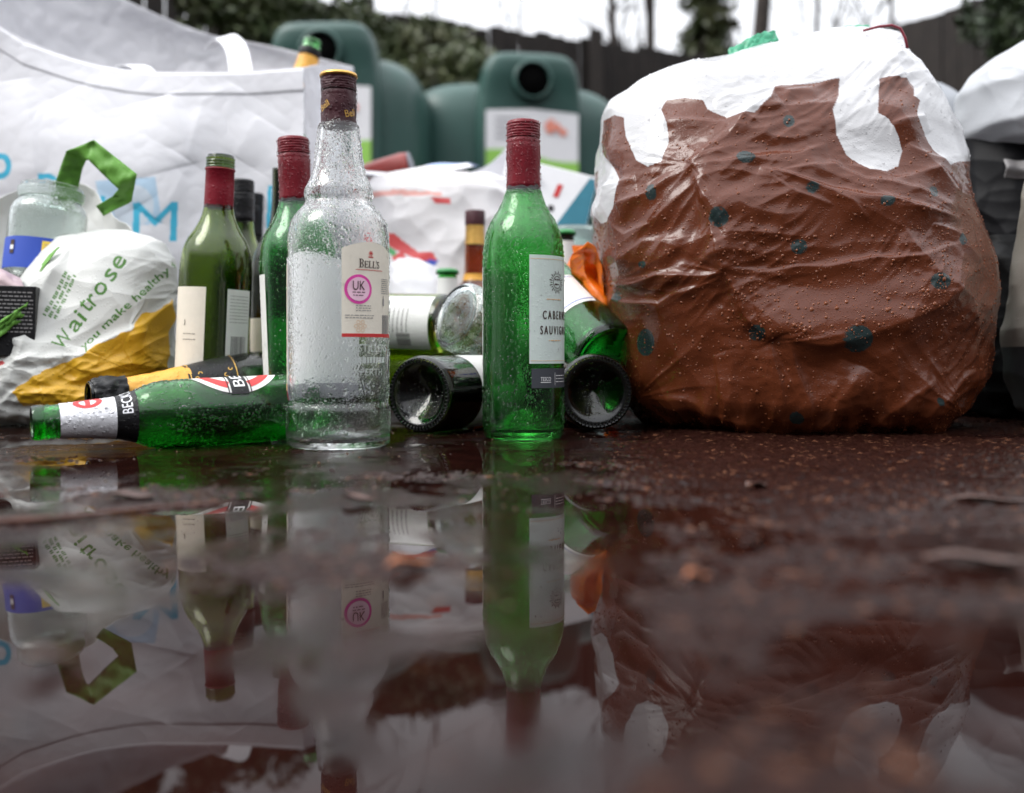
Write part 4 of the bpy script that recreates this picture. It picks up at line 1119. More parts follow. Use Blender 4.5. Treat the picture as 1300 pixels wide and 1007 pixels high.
wt_rows = [(292, 120, 160, .004, .01), (297, 96, 195, .02, .02), (308, 74, 212, .045, .03), (325, 62, 219, .065, .04), (350, 48, 220, .08, .05), (380, 34, 221, .09, .06), (410, 18, 221, .10, .07), (440, -20, 220, .11, .08), (470, -80, 218, .115, .08),
           (500, -110, 214, .115, .08), (520, -100, 208, .11, .08), (531, -70, 190, .09, .06), (535.8, 0, 120, .02, .02)]
loft(wt_rows, 1.17, 420, 60, 420, 0.85, 8, wt_disp, wt_color, 'bag_film', M['wt'], wt)
# raised back rim of the bag curving behind the jar
def cloth(name, ctrl, mat, parent=None, nu=80, nv=50, colorfn=None, disp=0.002, thick=0.0006, seed=0, dispfn=None):
    """sheet through a grid of control points ctrl[v][u] (photo x, y, distance)"""
    C = np.array([[list(P(*q)) for q in row] for row in ctrl])
    def resample(A, n, axis):
        A = np.moveaxis(A, axis, 0); k = A.shape[0]; t = np.linspace(0, k - 1, n); i = np.clip(t.astype(int), 0, k - 2); f = (t - i)[:, None, None]
        p0, p1, p2, p3 = A[np.maximum(i - 1, 0)], A[i], A[i + 1], A[np.minimum(i + 2, k - 1)]
        o_ = 0.5 * (2 * p1 + (p2 - p0) * f + (2 * p0 - 5 * p1 + 4 * p2 - p3) * f ** 2 + (3 * p1 - p0 - 3 * p2 + p3) * f ** 3)
        return np.moveaxis(o_, 0, axis)
    G = resample(resample(C, nv, 0), nu, 1)
    n = normals_of(G); px, py = proj(G)
    dd = disp * (ridged(G[..., 0] * 11 + seed, G[..., 2] * 11, G[..., 1] * 8, 3))
    if dispfn: dd = dd + dispfn(px, py, G)
    G = G + n * dd[..., None]
    G[..., 2] = np.maximum(G[..., 2], 0.001)
    col = (colorfn(px, py, G) if colorfn else np.ones(px.shape + (3,)) * np.array([0.74, 0.74, 0.72])).reshape(-1, 3)
    o_ = mesh_obj(name, G.reshape(-1, 3), grid_faces(nu, nv), mat, parent, colors=col)
    s_ = o_.modifiers.new('thickness', 'SOLIDIFY'); s_.thickness = thick; s_.offset = 0
    return o_
cloth('bag_mouth', [[(-60, 300, 1.16), (-25, 266, 1.20), (20, 243, 1.24), (70, 229, 1.26), (110, 236, 1.26), (140, 268, 1.24), (165, 292, 1.18)],
                    [(-70, 330, 1.12), (-35, 300, 1.20), (20, 290, 1.26), (70, 280, 1.28), (115, 280, 1.27), (145, 300, 1.24), (180, 306, 1.17)],
                    [(-80, 420, 1.08), (-35, 400, 1.16), (20, 390, 1.24), (70, 380, 1.26), (120, 370, 1.25), (155, 350, 1.22), (195, 335, 1.16)]], M['wt'], wt, seed=2)
# its green handle
pairs = [((62, 262), (96, 268), 1.21), ((69, 236), (99, 242), 1.20), ((77, 211), (104, 216), 1.185), ((84, 192), (109, 204), 1.17), ((119, 178), (112, 203), 1.155), ((146, 199), (131, 222), 1.15), ((174, 221), (151, 241), 1.145), ((167, 256), (142, 250), 1.16), ((131, 274), (122, 262), 1.175)]
HV = []
for k_ in range(len(pairs) - 1):
    for q_ in range(6 + (k_ == len(pairs) - 2)):
        f_q = q_ / 6; (a0, b0, d0), (a1, b1, d1) = pairs[k_], pairs[k_ + 1]
        for u_ in np.linspace(0, 1, 9):
            pa = [a0[i_] + (a1[i_] - a0[i_]) * f_q for i_ in (0, 1)]; pb_ = [b0[i_] + (b1[i_] - b0[i_]) * f_q for i_ in (0, 1)]
            dq = d0 + (d1 - d0) * f_q + 0.004 * math.sin(u_ * 5 + k_ * 1.7) * (0.5 + 0.5 * math.cos(f_q * 6.28)) + 0.0012 * float(noise(u_ * 6, (k_ + f_q) * 1.7, 0.4))
            HV.append(list(P(pa[0] + (pb_[0] - pa[0]) * u_, pa[1] + (pb_[1] - pa[1]) * u_, dq)))
hd_ = mesh_obj('handle', HV, grid_faces(9, len(HV) // 9), 'handle_green', wt)
sm_ = hd_.modifiers.new('thickness', 'SOLIDIFY'); sm_.thickness = 0.0008

jr = thing('glass_jar', 'wet clear jar with blue and yellow label sitting in the mouth of the green-printed bag', 'jar')
JAR2 = smooth_prof([(0.036, 0), (0.041, 0.004), (0.0425, 0.015), (0.0425, 0.075), (0.041, 0.088), (0.0360, 0.096), (0.0335, 0.100), (0.034, 0.112), (0.034, 0.116)], 5)
shell(JAR2, 'g_jar', jr, 0.004, 0.003)
threads(jr, 'g_jar', 0.0342, 0.101, 0.112)
a = patch('label', JAR2, -80, 95, 0.012, 0.048, 'blue', jr)
Ink(JAR2).bar(42, 0.035, 0.032, 0.018).build('yellow_panel', 'yellow_ink', a)
Ink(JAR2).bar(42, 0.020, 0.032, 0.010).build('pale_panel', 'sky_blue', a)
Ink(JAR2, 0.001).lines(42, 0.040, 0.026, 4, 0.0035).lines(42, 0.022, 0.026, 2, 0.003).build('small_print', 'blue', a)
Ink(JAR2, 0.001).bar(-26, 0.0385, 0.006, 0.010).bar(-26, 0.0300, 0.006, 0.004).build('dark_figure', 'brown_ink', a)
Ink(JAR2, 0.0012).bar(-26, 0.0350, 0.005, 0.005).build('pale_figure', 'white_ink', a)
p = P(52, 361, 1.165); tilt(jr, p, lean=(R(4), R(-6)))
cr_ = thing('printed_carton', 'dark carton covered in small white print at the left edge under the jar', 'carton')
bxo = box('carton_body', (0.085, 0.05, 0.075), 'black_paper', cr_, 0.001)
V, Fc = [], []
rr_ = random.Random(2)
for k in range(11):
    x = -0.040
    while x < 0.039:
        l = rr_.uniform(0.002, 0.006); z = 0.030 - k * 0.0042
        V += [(x, -0.0254, z), (min(x + l, 0.040), -0.0254, z), (min(x + l, 0.040), -0.0254, z + 0.0014), (x, -0.0254, z + 0.0014)]; q = len(V) - 4; Fc.append((q, q + 1, q + 2, q + 3)); x += l + 0.0012
mesh_obj('small_print', V, Fc, 'grey_ink', bxo, smooth=False)
tilt(cr_, P(-3, 408, 1.075), lean=(R(1), 0), spin=R(14))
cloth('tissue', [[(-30, 338, 1.10), (0, 342, 1.09), (25, 352, 1.09)], [(-30, 360, 1.08), (5, 358, 1.07), (32, 372, 1.07)], [(-30, 385, 1.08), (5, 380, 1.07), (36, 374, 1.08)]],
      M['wt'], None, 40, 30, lambda px, py, G: np.ones(px.shape + (3,)) * np.array([0.48, 0.36, 0.38]), 0.004, seed=5)
tag(bpy.data.objects['tissue'], 'crumpled pinkish wrapper below the blue-labelled jar', 'wrapper')
ribbon('green_strap', [P(70, 318, 1.10), P(52, 342, 1.09), P(36, 366, 1.085), P(28, 372, 1.085)], [(0.010, 0, 0.008)] * 4, 'handle_green', None, 0.001, 6, 0.001)
tag(bpy.data.objects['green_strap'], 'green plastic strap running down beside the blue-labelled jar', 'strap')
ribbon('green_film', [P(-20, 428, 1.05), P(0, 418, 1.05), P(18, 405, 1.055), P(32, 396, 1.06)], [(0.006, 0, 0.020)] * 4, 'handle_green', None, 0.001, 6, 0.006)
tag(bpy.data.objects['green_film'], 'scrap of crumpled green film in front of the dark carton', 'wrapper')

# ================================================================== BIG WHITE BAG
sb = thing('shopping_bag', 'huge white fabric bag with pale blue PRIMARK lettering towering over the bottles at left', 'bag')
def ytop_front(x): return np.interp(x, [-160, -60, 0, 30, 60, 90, 120, 160, 200, 250, 320, 386], [-70, -8, 33, 52, 62, 72, 80, 87, 91, 92, 90, 86])
def pk_color(px, py, G):
    c = np.ones(px.shape + (3,)) * np.array([0.79, 0.79, 0.82])
    # pale logo square
    sq = in_poly(px, py, [(124, 232), (198, 226), (206, 284), (132, 290)])
    c = np.where(sq[..., None], np.array([0.50, 0.66, 0.80]), c)
    ci = ((px - 170) / 26) ** 2 + ((py - 262) / 26) ** 2 < 1
    c = np.where((ci & sq)[..., None], np.array([0.66, 0.73, 0.80]), c)
    m = np.zeros(px.shape, bool)
    for s_, x_, yb, w_, h_ in (('P', -16, 254, 33, 58), ('R', 50, 276, 34, 54), ('I', 128, 300, 6, 50), ('M', 168, 307, 56, 49), ('A', 246, 306, 40, 46), ('R', 298, 300, 30, 50), ('K', 338, 290, 32, 54)):
        m |= text_mask(px, py, s_, (x_, yb), (w_, -w_ * 0.02), (2, -h_))
    c = np.where(m[..., None], np.array([0.07, 0.50, 0.70]), c)
    return c
def pk_disp(px, py, G):
    hem = np.clip((py - ytop_front(px) - 2) / 3, 0, 1) * np.clip((ytop_front(px) + 31 - py) / 2.5, 0, 1)
    dd = -0.0022 * hem
    dd += 0.004 * noise(G[..., 0] * 7, G[..., 2] * 5, 1)
    for pts, a_, w_ in (([(215, 120), (235, 190), (240, 210)], 8, 20), ([(30, 100), (45, 180), (50, 240)], 7, 18), ([(240, 205), (260, 130), (300, 110)], 5, 18), ([(300, 200), (330, 150)], 4, 20), ([(240, 205), (200, 280)], 5, 20), ([(100, 110), (130, 200), (180, 260)], 4, 26)):
        dd -= fold(px, py, pts, a_ * 0.001, w_)
    return dd * 1.0
M['pk'] = sheet('white_fabric', 0.55, 0.16, 300, 600, 0.22, 0.3, 0.3, (0.25, 0.3))
fp = []
xs_ = [-160, -60, 0, 60, 120, 190, 250, 320, 386]
for f in (0, 0.12, 0.3, 0.55, 0.8, 1.0):
    row = []
    for i, x in enumerate(xs_):
        yt = float(ytop_front(x)); dz = 1.45 + 0.03 * math.sin(i * 1.1) * f * (1 - f) * 2 - 0.04 * math.sin(math.pi * f)
        yb = HY + F * CH / 1.45
        row.append((x, yt + (yb - yt) * f, dz))
    fp.append(row)
cloth('front_panel', fp, M['pk'], sb, 560, 460, pk_color, 0.0006, 0.0012, 1, pk_disp)
cloth('side_panel', [[(386, 86, 1.45), (408, 82, 1.60), (430, 84, 1.75), (449, 86, 1.90)], [(386, 180, 1.45), (410, 180, 1.62), (432, 180, 1.77), (452, 180, 1.92)], [(386, 350, 1.45), (410, 350, 1.60), (432, 350, 1.75), (450, 350, 1.90)], [(386, 518, 1.45), (410, 509, 1.60), (432, 504, 1.75), (450, 501, 1.90)]],
      M['pk'], sb, 60, 120, lambda px, py, G: np.ones(px.shape + (3,)) * np.array([0.79, 0.79, 0.82]), 0.002, 0.0012, 3)
cloth('back_panel', [[(-180, -210, 1.95), (0, -75, 1.95), (80, -38, 1.95), (160, 0, 1.95), (215, 25, 1.95), (252, 39, 1.95), (275, 46, 1.95), (300, 50, 1.94), (360, 62, 1.92), (449, 85, 1.90)],
                     [(-180, 100, 1.95), (0, 100, 1.97), (80, 110, 1.98), (160, 110, 1.98), (215, 120, 1.98), (252, 120, 1.97), (275, 120, 1.97), (300, 120, 1.96), (360, 140, 1.94), (452, 180, 1.92)],
                     [(-180, 500, 1.95), (0, 500, 1.95), (80, 500, 1.95), (160, 500, 1.95), (215, 500, 1.95), (252, 500, 1.95), (275, 500, 1.95), (300, 500, 1.94), (360, 500, 1.92), (450, 501, 1.90)]],
      M['pk'], sb, 200, 120, lambda px, py, G: np.ones(px.shape + (3,)) * np.array([0.79, 0.79, 0.82]), 0.0015, 0.0012, 4)
cloth('side_panel', [[(-160, -70, 1.45), (-170, -140, 1.70), (-180, -210, 1.95)], [(-160, 200, 1.45), (-170, 200, 1.70), (-180, 200, 1.95)], [(-160, 518, 1.45), (-170, 508, 1.70), (-180, 500, 1.95)]],
      M['pk'], sb, 30, 60, lambda px, py, G: np.ones(px.shape + (3,)) * np.array([0.79, 0.79, 0.82]), 0.002, 0.0012, 5)
M['strap'] = plain('white_webbing', (0.82, 0.82, 0.85), 0.6)
ribbon('handle', [P(270, 60, 1.90), P(284, 48, 1.84), P(299, 60, 1.66), P(306, 92, 1.50), P(306, 120, 1.48)], [(0.034, 0.0, 0.010)] * 5, 'strap', sb, 0.002)
ribbon('handle', [P(186, 92, 1.50), P(176, 84, 1.52), P(160, 84, 1.56), P(150, 100, 1.60)], [(0.030, 0, 0.0)] * 4, 'strap', sb, 0.002)

gn = thing('sparkling_wine_bottle', 'gold foil bottle neck with green tip poking out of the huge white bag', 'bottle')
shell(CHAMP, 'g_green', gn, 0.022)
lathe('neck_foil', [(float(rad_at(CHAMP, z)) + 0.0008, z) for z in np.linspace(0.175, 0.272, 24)], 'yellow', gn, 60, lambda z, t, rr: 0.0010 * noise(np.cos(t) * 4, np.sin(t) * 4, z * 90))
lathe('torn_foil_collar', [(0.0178, 0.270), (0.0192, 0.276), (0.0180, 0.284)], 'black_cap', gn, 40)
tpp = P(397, 52, 1.72); bpp = tpp - Vector((0.22, 0.10, 1.0)).normalized() * 0.30
tilt(gn, bpp, axis_dir=tpp - bpp)

# ================================================================== MIDDLE PILE
def white_bag(name, label, rows, dc, nf=160, m=160, color=None, e=0.8, amp=0.006, mat='film2', cat='bag', nb=50, seed=0.0):
    ra = np.array(rows, float); kk = dc / F; zt = CH - (ra[:, 0].min() - HY) * kk
    lo_ = np.array([(ra[:, 1].min() - CX) * kk, dc - ra[:, 3].max(), 0]); hi_ = np.array([(ra[:, 2].max() - CX) * kk, dc + 0.02, zt])
    cl = lo_ + np.random.default_rng(int(seed * 10) + 3).random((70, 3)) * (hi_ - lo_)
    def dsp(px, py, G, front):
        x, y, z = G[..., 0] + seed, G[..., 1], G[..., 2]
        return amp * 0.35 * ridged(x * 9, z * 9, y * 8, 2) + amp * 0.7 * noise(x * 12, z * 12, y * 9) + taut(G[..., 0] + 0.015 * noise(x * 12, z * 12, 1), z + 0.015 * noise(x * 12, z * 12, 6), y, amp * 13, cl)
    o_ = loft(rows, dc, nf, nb, m, e, 5, dsp, color or (lambda px, py, G, fr_: np.ones(px.shape + (3,)) * np.array([0.78, 0.78, 0.80])), name, M[mat])
    return tag(o_, label, cat)
M['film2'] = sheet('pale_bag_film', 0.4, 0.3, 300, 600, 0.18, 0.2)
M['film_black'] = sheet('black_bag_film', 0.5, 0.15, 300, 600, 0.0, 0.05, 0.10)
def mid_color(px, py, G, fr_):
    c = np.ones(px.shape + (3,)) * np.array([0.80, 0.78, 0.78])
    red = [[(480, 300), (500, 296), (512, 306), (530, 318), (548, 318), (556, 330), (545, 336), (528, 328), (505, 318), (488, 310)], [(496, 322), (512, 318), (514, 328), (500, 332)], [(548, 212 + 40), (572, 252), (572, 260), (550, 258)], [(470, 245), (500, 240), (560, 246), (560, 250), (500, 248), (470, 250)],
           [(476, 330), (486, 334), (484, 340), (474, 338)]]
    for q in red[:2] + red[2:3]: c = np.where(in_poly(px, py, q)[..., None], np.array([0.75, 0.10, 0.10]), c)
    c = np.where(in_poly(px, py, red[3])[..., None], np.array([0.80, 0.40, 0.35]), c)
    c = np.where(in_poly(px, py, [(520, 336), (545, 328), (556, 330), (548, 344), (530, 348)])[..., None], np.array([0.05, 0.10, 0.50]), c)
    c = np.where(in_poly(px, py, [(492, 312), (502, 318), (500, 326), (490, 320)])[..., None], np.array([0.10, 0.45, 0.15]), c)
    return c & 0 if False else c
white_bag('carrier_bag', 'white carrier bag with red and blue print slumped in the middle behind the amber bottle', [(216, 560, 590, .005, .005), (220, 500, 620, .05, .05), (228, 470, 640, .09, .08), (250, 458, 648, .12, .12), (300, 452, 655, .14, .14), (380, 450, 665, .16, .15), (460, 448, 680, .16, .16), (500, 456, 672, .15, .15), (509, 540, 600, .02, .02)], 1.68, 220, 220, mid_color)
white_bag('crumpled_wrapper', 'crumpled plain white film heaped in front of the red and blue printed bag', [(328, 505, 530, .005, .005), (336, 492, 556, .03, .03), (356, 486, 572, .05, .04), (380, 482, 580, .06, .05), (450, 470, 590, .07, .06), (505, 480, 580, .05, .05), (515, 530, 540, .01, .01)], 1.50, 120, 120, None, amp=0.008, cat='wrapper', seed=4.0)
def leaflet(label, x, y, d, sx, sy, rot, mat, cat='paper', name='paper_sheet'):
    n = 14; V = []
    for j in range(n):
        for i in range(n):
            u, v = i / (n - 1) - 0.5, j / (n - 1) - 0.5
            V.append((u * sx, v * sy, 0.006 * math.sin(u * 5 + x) + 0.004 * math.cos(v * 6)))
    o_ = mesh_obj(name, V, grid_faces(n, n), mat); s_ = o_.modifiers.new('thickness', 'SOLIDIFY'); s_.thickness = 0.0015
    o_.location = P(x, y, d); o_.rotation_euler = rot
    return tag(o_, label, cat)
leaflet('white leaflet lying on top of the middle bag, nearest the green banks', 520, 218, 1.72, 0.20, 0.16, (R(8), R(-5), R(10)), 'card_white')
leaflet('pale blue edged leaflet tilted on top of the middle bag', 555, 214, 1.80, 0.12, 0.10, (R(14), R(-8), R(-20)), plain('pale_blue_card', (0.35, 0.45, 0.70), 0.5))
leaflet('grey folded cardboard flap standing behind the standing cabernet bottle', 640, 222, 1.85, 0.10, 0.12, (R(50), R(-32), R(0)), 'grey_card', 'cardboard', 'cardboard_flap')
ct = thing('printed_carton', 'white carton with teal corner and red print tipped on the pile beside the brown bag', 'carton')
cb = box('carton_body', (0.17, 0.09, 0.13), 'card_white', ct, 0.002)
def flat(name, pts, y, mat, parent):
    return mesh_obj(name, [(a_, y, b_) for a_, b_ in pts], [tuple(range(len(pts)))], mat, parent, smooth=False)
flat('teal_corner', [(0.02, -0.064), (0.084, -0.064), (0.084, 0.060), (0.070, 0.060)], -0.0458, 'teal', cb)
flat('red_print', [(0.012, 0.010), (0.022, 0.010), (0.026, 0.035), (0.016, 0.035)], -0.0462, 'red_ink', cb)
flat('black_spot', [(0.014 + 0.006 * math.cos(a_), -0.012 + 0.006 * math.sin(a_)) for a_ in np.linspace(0, 6.1, 14)], -0.0464, 'ink', cb)
tilt(ct, P(690, 262, 1.86), lean=(R(14), R(-6)))
white_bag('carrier_bag', 'pale bag under the tipped white carton', [(285, 690, 720, .005, .005), (292, 655, 745, .05, .05), (330, 640, 765, .10, .09), (420, 630, 775, .12, .12), (495, 640, 770, .11, .11), (504, 690, 720, .02, .02)], 1.86, 110, 110, lambda px, py, G, f: np.ones(px.shape + (3,)) * np.array([0.30, 0.38, 0.36]), cat='bag', seed=9.0)
rb = thing('drink_can', 'blurred red-brown can end on the white paper below the left-hand poster', 'can')
lathe('can_body', [(1e-5, 0), (0.026, 0.001), (0.030, 0.008), (0.030, 0.10), (0.027, 0.112), (1e-5, 0.113)], plain('red_tin', (0.30, 0.04, 0.03), 0.35), rb)
lathe('can_lid', [(0.020, 0.1135), (0.027, 0.1138), (0.028, 0.1155), (0.026, 0.1165), (1e-5, 0.114)], 'grey_card', rb)
tilt(rb, P(452, 232, 1.95), axis_dir=(0.9, -0.1, 0.25))
M['orange_film'] = sheet('orange_bag_film', 0.35, 0.4, 300, 600, 0.25, 0.2)
white_bag('carrier_bag', 'bright orange plastic bag crushed between the green bottle and the brown bag', [(312, 726, 744, .004, .004), (322, 718, 756, .015, .015), (345, 710, 764, .03, .03), (385, 712, 782, .04, .04), (420, 722, 796, .045, .04), (450, 735, 802, .045, .04), (490, 750, 795, .03, .03), (510, 768, 785, .01, .01)], 1.27, 130, 150,
          lambda px, py, G, f: np.ones(px.shape + (3,)) * np.array([0.80, 0.18, 0.01]), amp=0.009, mat='orange_film', seed=2.0)

tag(cloth('orange_sheet', [[(722, 326, 1.10), (735, 316, 1.07), (752, 316, 1.06), (764, 334, 1.07)], [(722, 350, 1.13), (740, 346, 1.09), (758, 352, 1.10), (770, 374, 1.08)], [(740, 372, 1.12), (754, 374, 1.09), (768, 386, 1.08), (779, 408, 1.09)],
    [(756, 396, 1.10), (767, 404, 1.08), (780, 424, 1.08), (789, 444, 1.07)], [(774, 430, 1.09), (782, 440, 1.08), (791, 456, 1.07), (796, 468, 1.06)]], M['orange_film'], None, 90, 110,
    lambda px, py, G: np.ones(px.shape + (3,)) * np.array([0.84, 0.19, 0.008]), 0.004, 0.0006, 7, lambda px, py, G: crk(G[..., 0] * 3, G[..., 1], G[..., 2] * 3, 1.6)),
    'thin crumpled orange plastic hanging down against the left side of the brown bag', 'wrapper')

# ================================================================== RIGHT-HAND BAGS
white_bag('refuse_bag', 'black plastic sack standing behind and right of the brown bag', [(150, 1215, 1260, .01, .01), (160, 1195, 1300, .06, .06), (178, 1188, 1320, .10, .10), (240, 1185, 1330, .13, .13), (340, 1180, 1340, .15, .15), (440, 1180, 1345, .16, .15), (500, 1190, 1340, .15, .15), (521, 1230, 1300, .04, .04)], 1.40, 200, 220,
          lambda px, py, G, f: np.ones(px.shape + (3,)) * np.array([0.007, 0.007, 0.008]), mat='film_black', amp=0.010)
white_bag('refuse_bag', 'grey translucent sack peeping out behind the icing of the brown bag', [(104, 1168, 1185, .004, .004), (112, 1160, 1205, .03, .03), (130, 1155, 1222, .05, .05), (150, 1150, 1236, .06, .06), (175, 1150, 1245, .07, .07), (300, 1150, 1245, .09, .09), (500, 1160, 1240, .09, .08), (508, 1190, 1210, .01, .01)], 1.70, 120, 150,
          lambda px, py, G, f: np.ones(px.shape + (3,)) * np.array([0.33, 0.35, 0.38]), amp=0.010, seed=3.0)
white_bag('carrier_bag', 'white film bag on top of the black sack at the right edge', [(46, 1335, 1360, .005, .005), (58, 1300, 1400, .05, .05), (76, 1266, 1420, .08, .08), (94, 1247, 1430, .10, .09), (115, 1237, 1430, .10, .10), (140, 1240, 1430, .10, .10), (165, 1243, 1430, .10, .10), (182, 1262, 1420, .08, .08), (192, 1320, 1380, .02, .02)], 1.30, 160, 160,
          lambda px, py, G, f: np.ones(px.shape + (3,)) * np.array([0.55, 0.57, 0.60]), amp=0.008, seed=6.0)
white_bag('carrier_bag', 'cream bag cut off by the right edge in front of the black sack', [(175, 1345, 1380, .01, .01), (195, 1318, 1420, .04, .04), (260, 1312, 1440, .07, .07), (340, 1305, 1450, .09, .09), (430, 1303, 1455, .10, .10), (480, 1307, 1450, .10, .10), (525, 1315, 1440, .09, .09), (546, 1350, 1400, .02, .02)], 1.04, 130, 200,
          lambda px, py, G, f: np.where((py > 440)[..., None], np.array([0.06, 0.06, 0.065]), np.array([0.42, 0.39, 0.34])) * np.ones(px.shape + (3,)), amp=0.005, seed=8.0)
leaflet('small grey tag stuck on the black sack', 1292, 214, 1.262, 0.034, 0.024, (R(88), 0, R(-6)), 'grey_ink', 'tag', 'paper_tag')
white_bag('refuse_bag', 'black sack slumped low in the shadow at far right behind the cream bag', [(300, 1250, 1300, .02, .02), (330, 1232, 1330, .06, .06), (420, 1225, 1340, .10, .10), (500, 1230, 1330, .10, .10), (527, 1260, 1300, .03, .03)], 1.24, 100, 120,
          lambda px, py, G, f: np.ones(px.shape + (3,)) * np.array([0.006, 0.006, 0.006]), mat='film_black', amp=0.008, seed=12.0)

# ================================================================== BOTTLE BANKS
def bank(label, hx, hy_top, d, bcx, body_px, hood_px, rot, bdx=0.0):
    """hood column in front of a domed body; built about its own base point"""
    o = thing('bottle_bank', label, 'recycling bank')
    k = d / F
    def col(rows, depth_f, depth_b, name, e, yoff=0.0, n=96, xoff=0.0):
        rows = np.array(rows, float)
        t = np.linspace(0, len(rows) - 1, 70); hw = np.interp(t, np.arange(len(rows)), rows[:, 1]); z = np.interp(t, np.arange(len(rows)), rows[:, 0]); dp = np.interp(t, np.arange(len(rows)), rows[:, 2])
        ker = np.ones(5) / 5; 
        for _ in range(2):
            hw[2:-2] = np.convolve(hw, ker, 'valid'); z[2:-2] = np.convolve(z, ker, 'valid'); dp[2:-2] = np.convolve(dp, ker, 'valid')
        th = np.linspace(0, 2 * np.pi, n, endpoint=False); c_, s_ = np.cos(th), np.sin(th)
        X = hw[:, None] * (np.sign(c_) * np.abs(c_) ** e)[None]; Y = dp[:, None] * (np.sign(s_) * np.abs(s_) ** e)[None] + yoff
        V = np.stack([X + xoff, Y, np.repeat(z[:, None], n, 1)], -1).reshape(-1, 3)
        return mesh_obj(name, V, grid_faces(n, 70, True), 'bank', o)
    W = body_px * k / 2; Hh = hood_px * k / 2; top = 1.74
    col([(0.0, W * 0.90, 0.40), (0.05, W * 0.92, 0.42), (0.3, W * 0.97, 0.46), (0.8, W, 0.48), (1.30, W, 0.48), (1.44, W * 0.99, 0.47), (1.53, W * 0.93, 0.44), (1.60, W * 0.78, 0.38), (1.645, W * 0.50, 0.22), (1.65, 0.002, 0.002)], 0, 0, 'body', 0.48, 0.0, 96, bdx)
    col([(0.0, Hh * 1.05, 0.10), (1.35, Hh * 1.02, 0.10), (1.50, Hh * 0.97, 0.11), (1.62, Hh * 0.92, 0.13), (1.69, Hh * 0.84, 0.13), (1.725, Hh * 0.70, 0.11), (1.74, Hh * 0.45, 0.07), (1.745, 0.002, 0.002)], 0, 0, 'hood', 0.42, -0.46)
    # mouth
    r = 0.092
    pts = [(r * 1.0, 0.0), (r * 1.22, 0.0), (r * 1.2, 0.020), (r * 1.05, 0.028), (r, 0.024), (r * 0.98, -0.01)]
    ring_ = lathe('mouth_ring', pts, 'bank', o, 48); ring_.rotation_euler = (R(90), 0, 0); ring_.location = (0, -0.583, 1.575)
    hole = lathe('mouth_hole', [(1e-5, 0), (r * 1.02, 0.0), (r * 1.02, 0.004), (1e-5, 0.004)], 'bank_black', ring_, 40); hole.location = (0, 0, 0.004)  # near-black disc: the shade inside the mouth is put into its colour
    # poster with curved green foot
    pw, z0, z1 = Hh * 0.88, 0.80, 1.42
    n = 12
    ps = mesh_obj('poster', [(-pw, 0, z0), (pw, 0, z0), (pw, 0, z1 - 0.02), (0, 0, z1), (-pw, 0, z1 - 0.015)], [(0, 1, 2, 3, 4)], 'card_white', o, smooth=False); ps.location = (0, -0.578, 0)
    gp = mesh_obj('green_field', [(-pw, -0.004, z0)] + [(-pw + 2 * pw * i / n, -0.004, 1.19 - 0.05 * i / n + 0.015 * math.sin(i * 0.5)) for i in range(n + 1)] + [(pw, -0.004, z0)], [tuple(range(n + 3))[::-1]], plain('lime_print', (0.30, 0.60, 0.10), 0.5), ps, smooth=False)
    V, Fc = [], []
    rg = random.Random(3)
    for q in range(7):
        cx_, cz_, rr2 = pw * 0.5 + rg.uniform(-0.05, 0.06), 1.30 + rg.uniform(-0.05, 0.05), rg.uniform(0.012, 0.028)
        b0 = len(V); V += [(cx_ + rr2 * math.cos(a_), -0.0045 - q * 0.0004, cz_ + rr2 * math.sin(a_)) for a_ in np.linspace(0, 6, 10)]; Fc.append(tuple(range(b0, b0 + 10)))
    mesh_obj('orange_blossom_print', V, Fc, plain('salmon_print', (0.80, 0.28, 0.20), 0.5), ps, smooth=False)
    V, Fc = [], []
    for q in range(4):
        z_ = 1.36 - q * 0.035; b0 = len(V); V += [(-pw * 0.8, -0.0045, z_), (-pw * rg.uniform(0.0, 0.3), -0.0045, z_), (-pw * 0.2, -0.0045, z_ + 0.008), (-pw * 0.8, -0.0045, z_ + 0.008)]; Fc.append((b0, b0 + 1, b0 + 2, b0 + 3))
    mesh_obj('text_lines', V, Fc, 'grey_card', ps, smooth=False)
    p = P(hx, 449, d); q = Matrix.Rotation(rot, 4, 'Z') @ Vector((0, 0.58, 0))
    o.location = (p.x + q.x, p.y + q.y, 0.0); o.rotation_euler = (0, 0, rot)
    return o
bank('dark green bottle bank behind the amber bottle, its round mouth and whole poster in view', 676, 66, 5.45, 655, 298, 136, R(10), -0.035)
bank('taller-looking green bottle bank half hidden behind the huge white bag', 407, 21, 4.93, 400, 262, 146, R(-2), -0.03)

# ================================================================== FENCES, HEDGE, TREES
def fence(label, a, b_, h, seed):
    rg = random.Random(seed); a, b_ = Vector(a), Vector(b_); Ld = (b_ - a).length; u = (b_ - a) / Ld; nrm = Vector((-u.y, u.x, 0)); n = int(Ld / 0.125)
    o = thing('wooden_fence', label, 'fence', a)
    V, Fc = [], []
    for i in range(n):
        s0 = i * Ld / n; s1 = s0 + Ld / n * 0.94; t = rg.uniform(0, 0.02); hh = h + rg.uniform(-0.02, 0.02)
        q = len(V)
        for s in (s0, s1):
            for y_ in (t, t + 0.02):
                for z in (0, hh):
                    c_ = u * s + nrm * y_; V.append((c_.x, c_.y, z))
        Fc += [(q, q + 1, q + 3, q + 2), (q + 4, q + 6, q + 7, q + 5), (q, q + 4, q + 5, q + 1), (q + 2, q + 3, q + 7, q + 6), (q + 1, q + 5, q + 7, q + 3)]
    mesh_obj('boards', V, Fc, 'fence', o, smooth=False)
    for k in range(int(Ld / 1.8) + 1):
        c_ = u * (k * 1.8) - nrm * 0.05
        pt = box('post', (0.1, 0.1, h + 0.06), 'fence', o, 0.004); pt.location = (c_.x, c_.y, (h + 0.06) / 2)
    return o
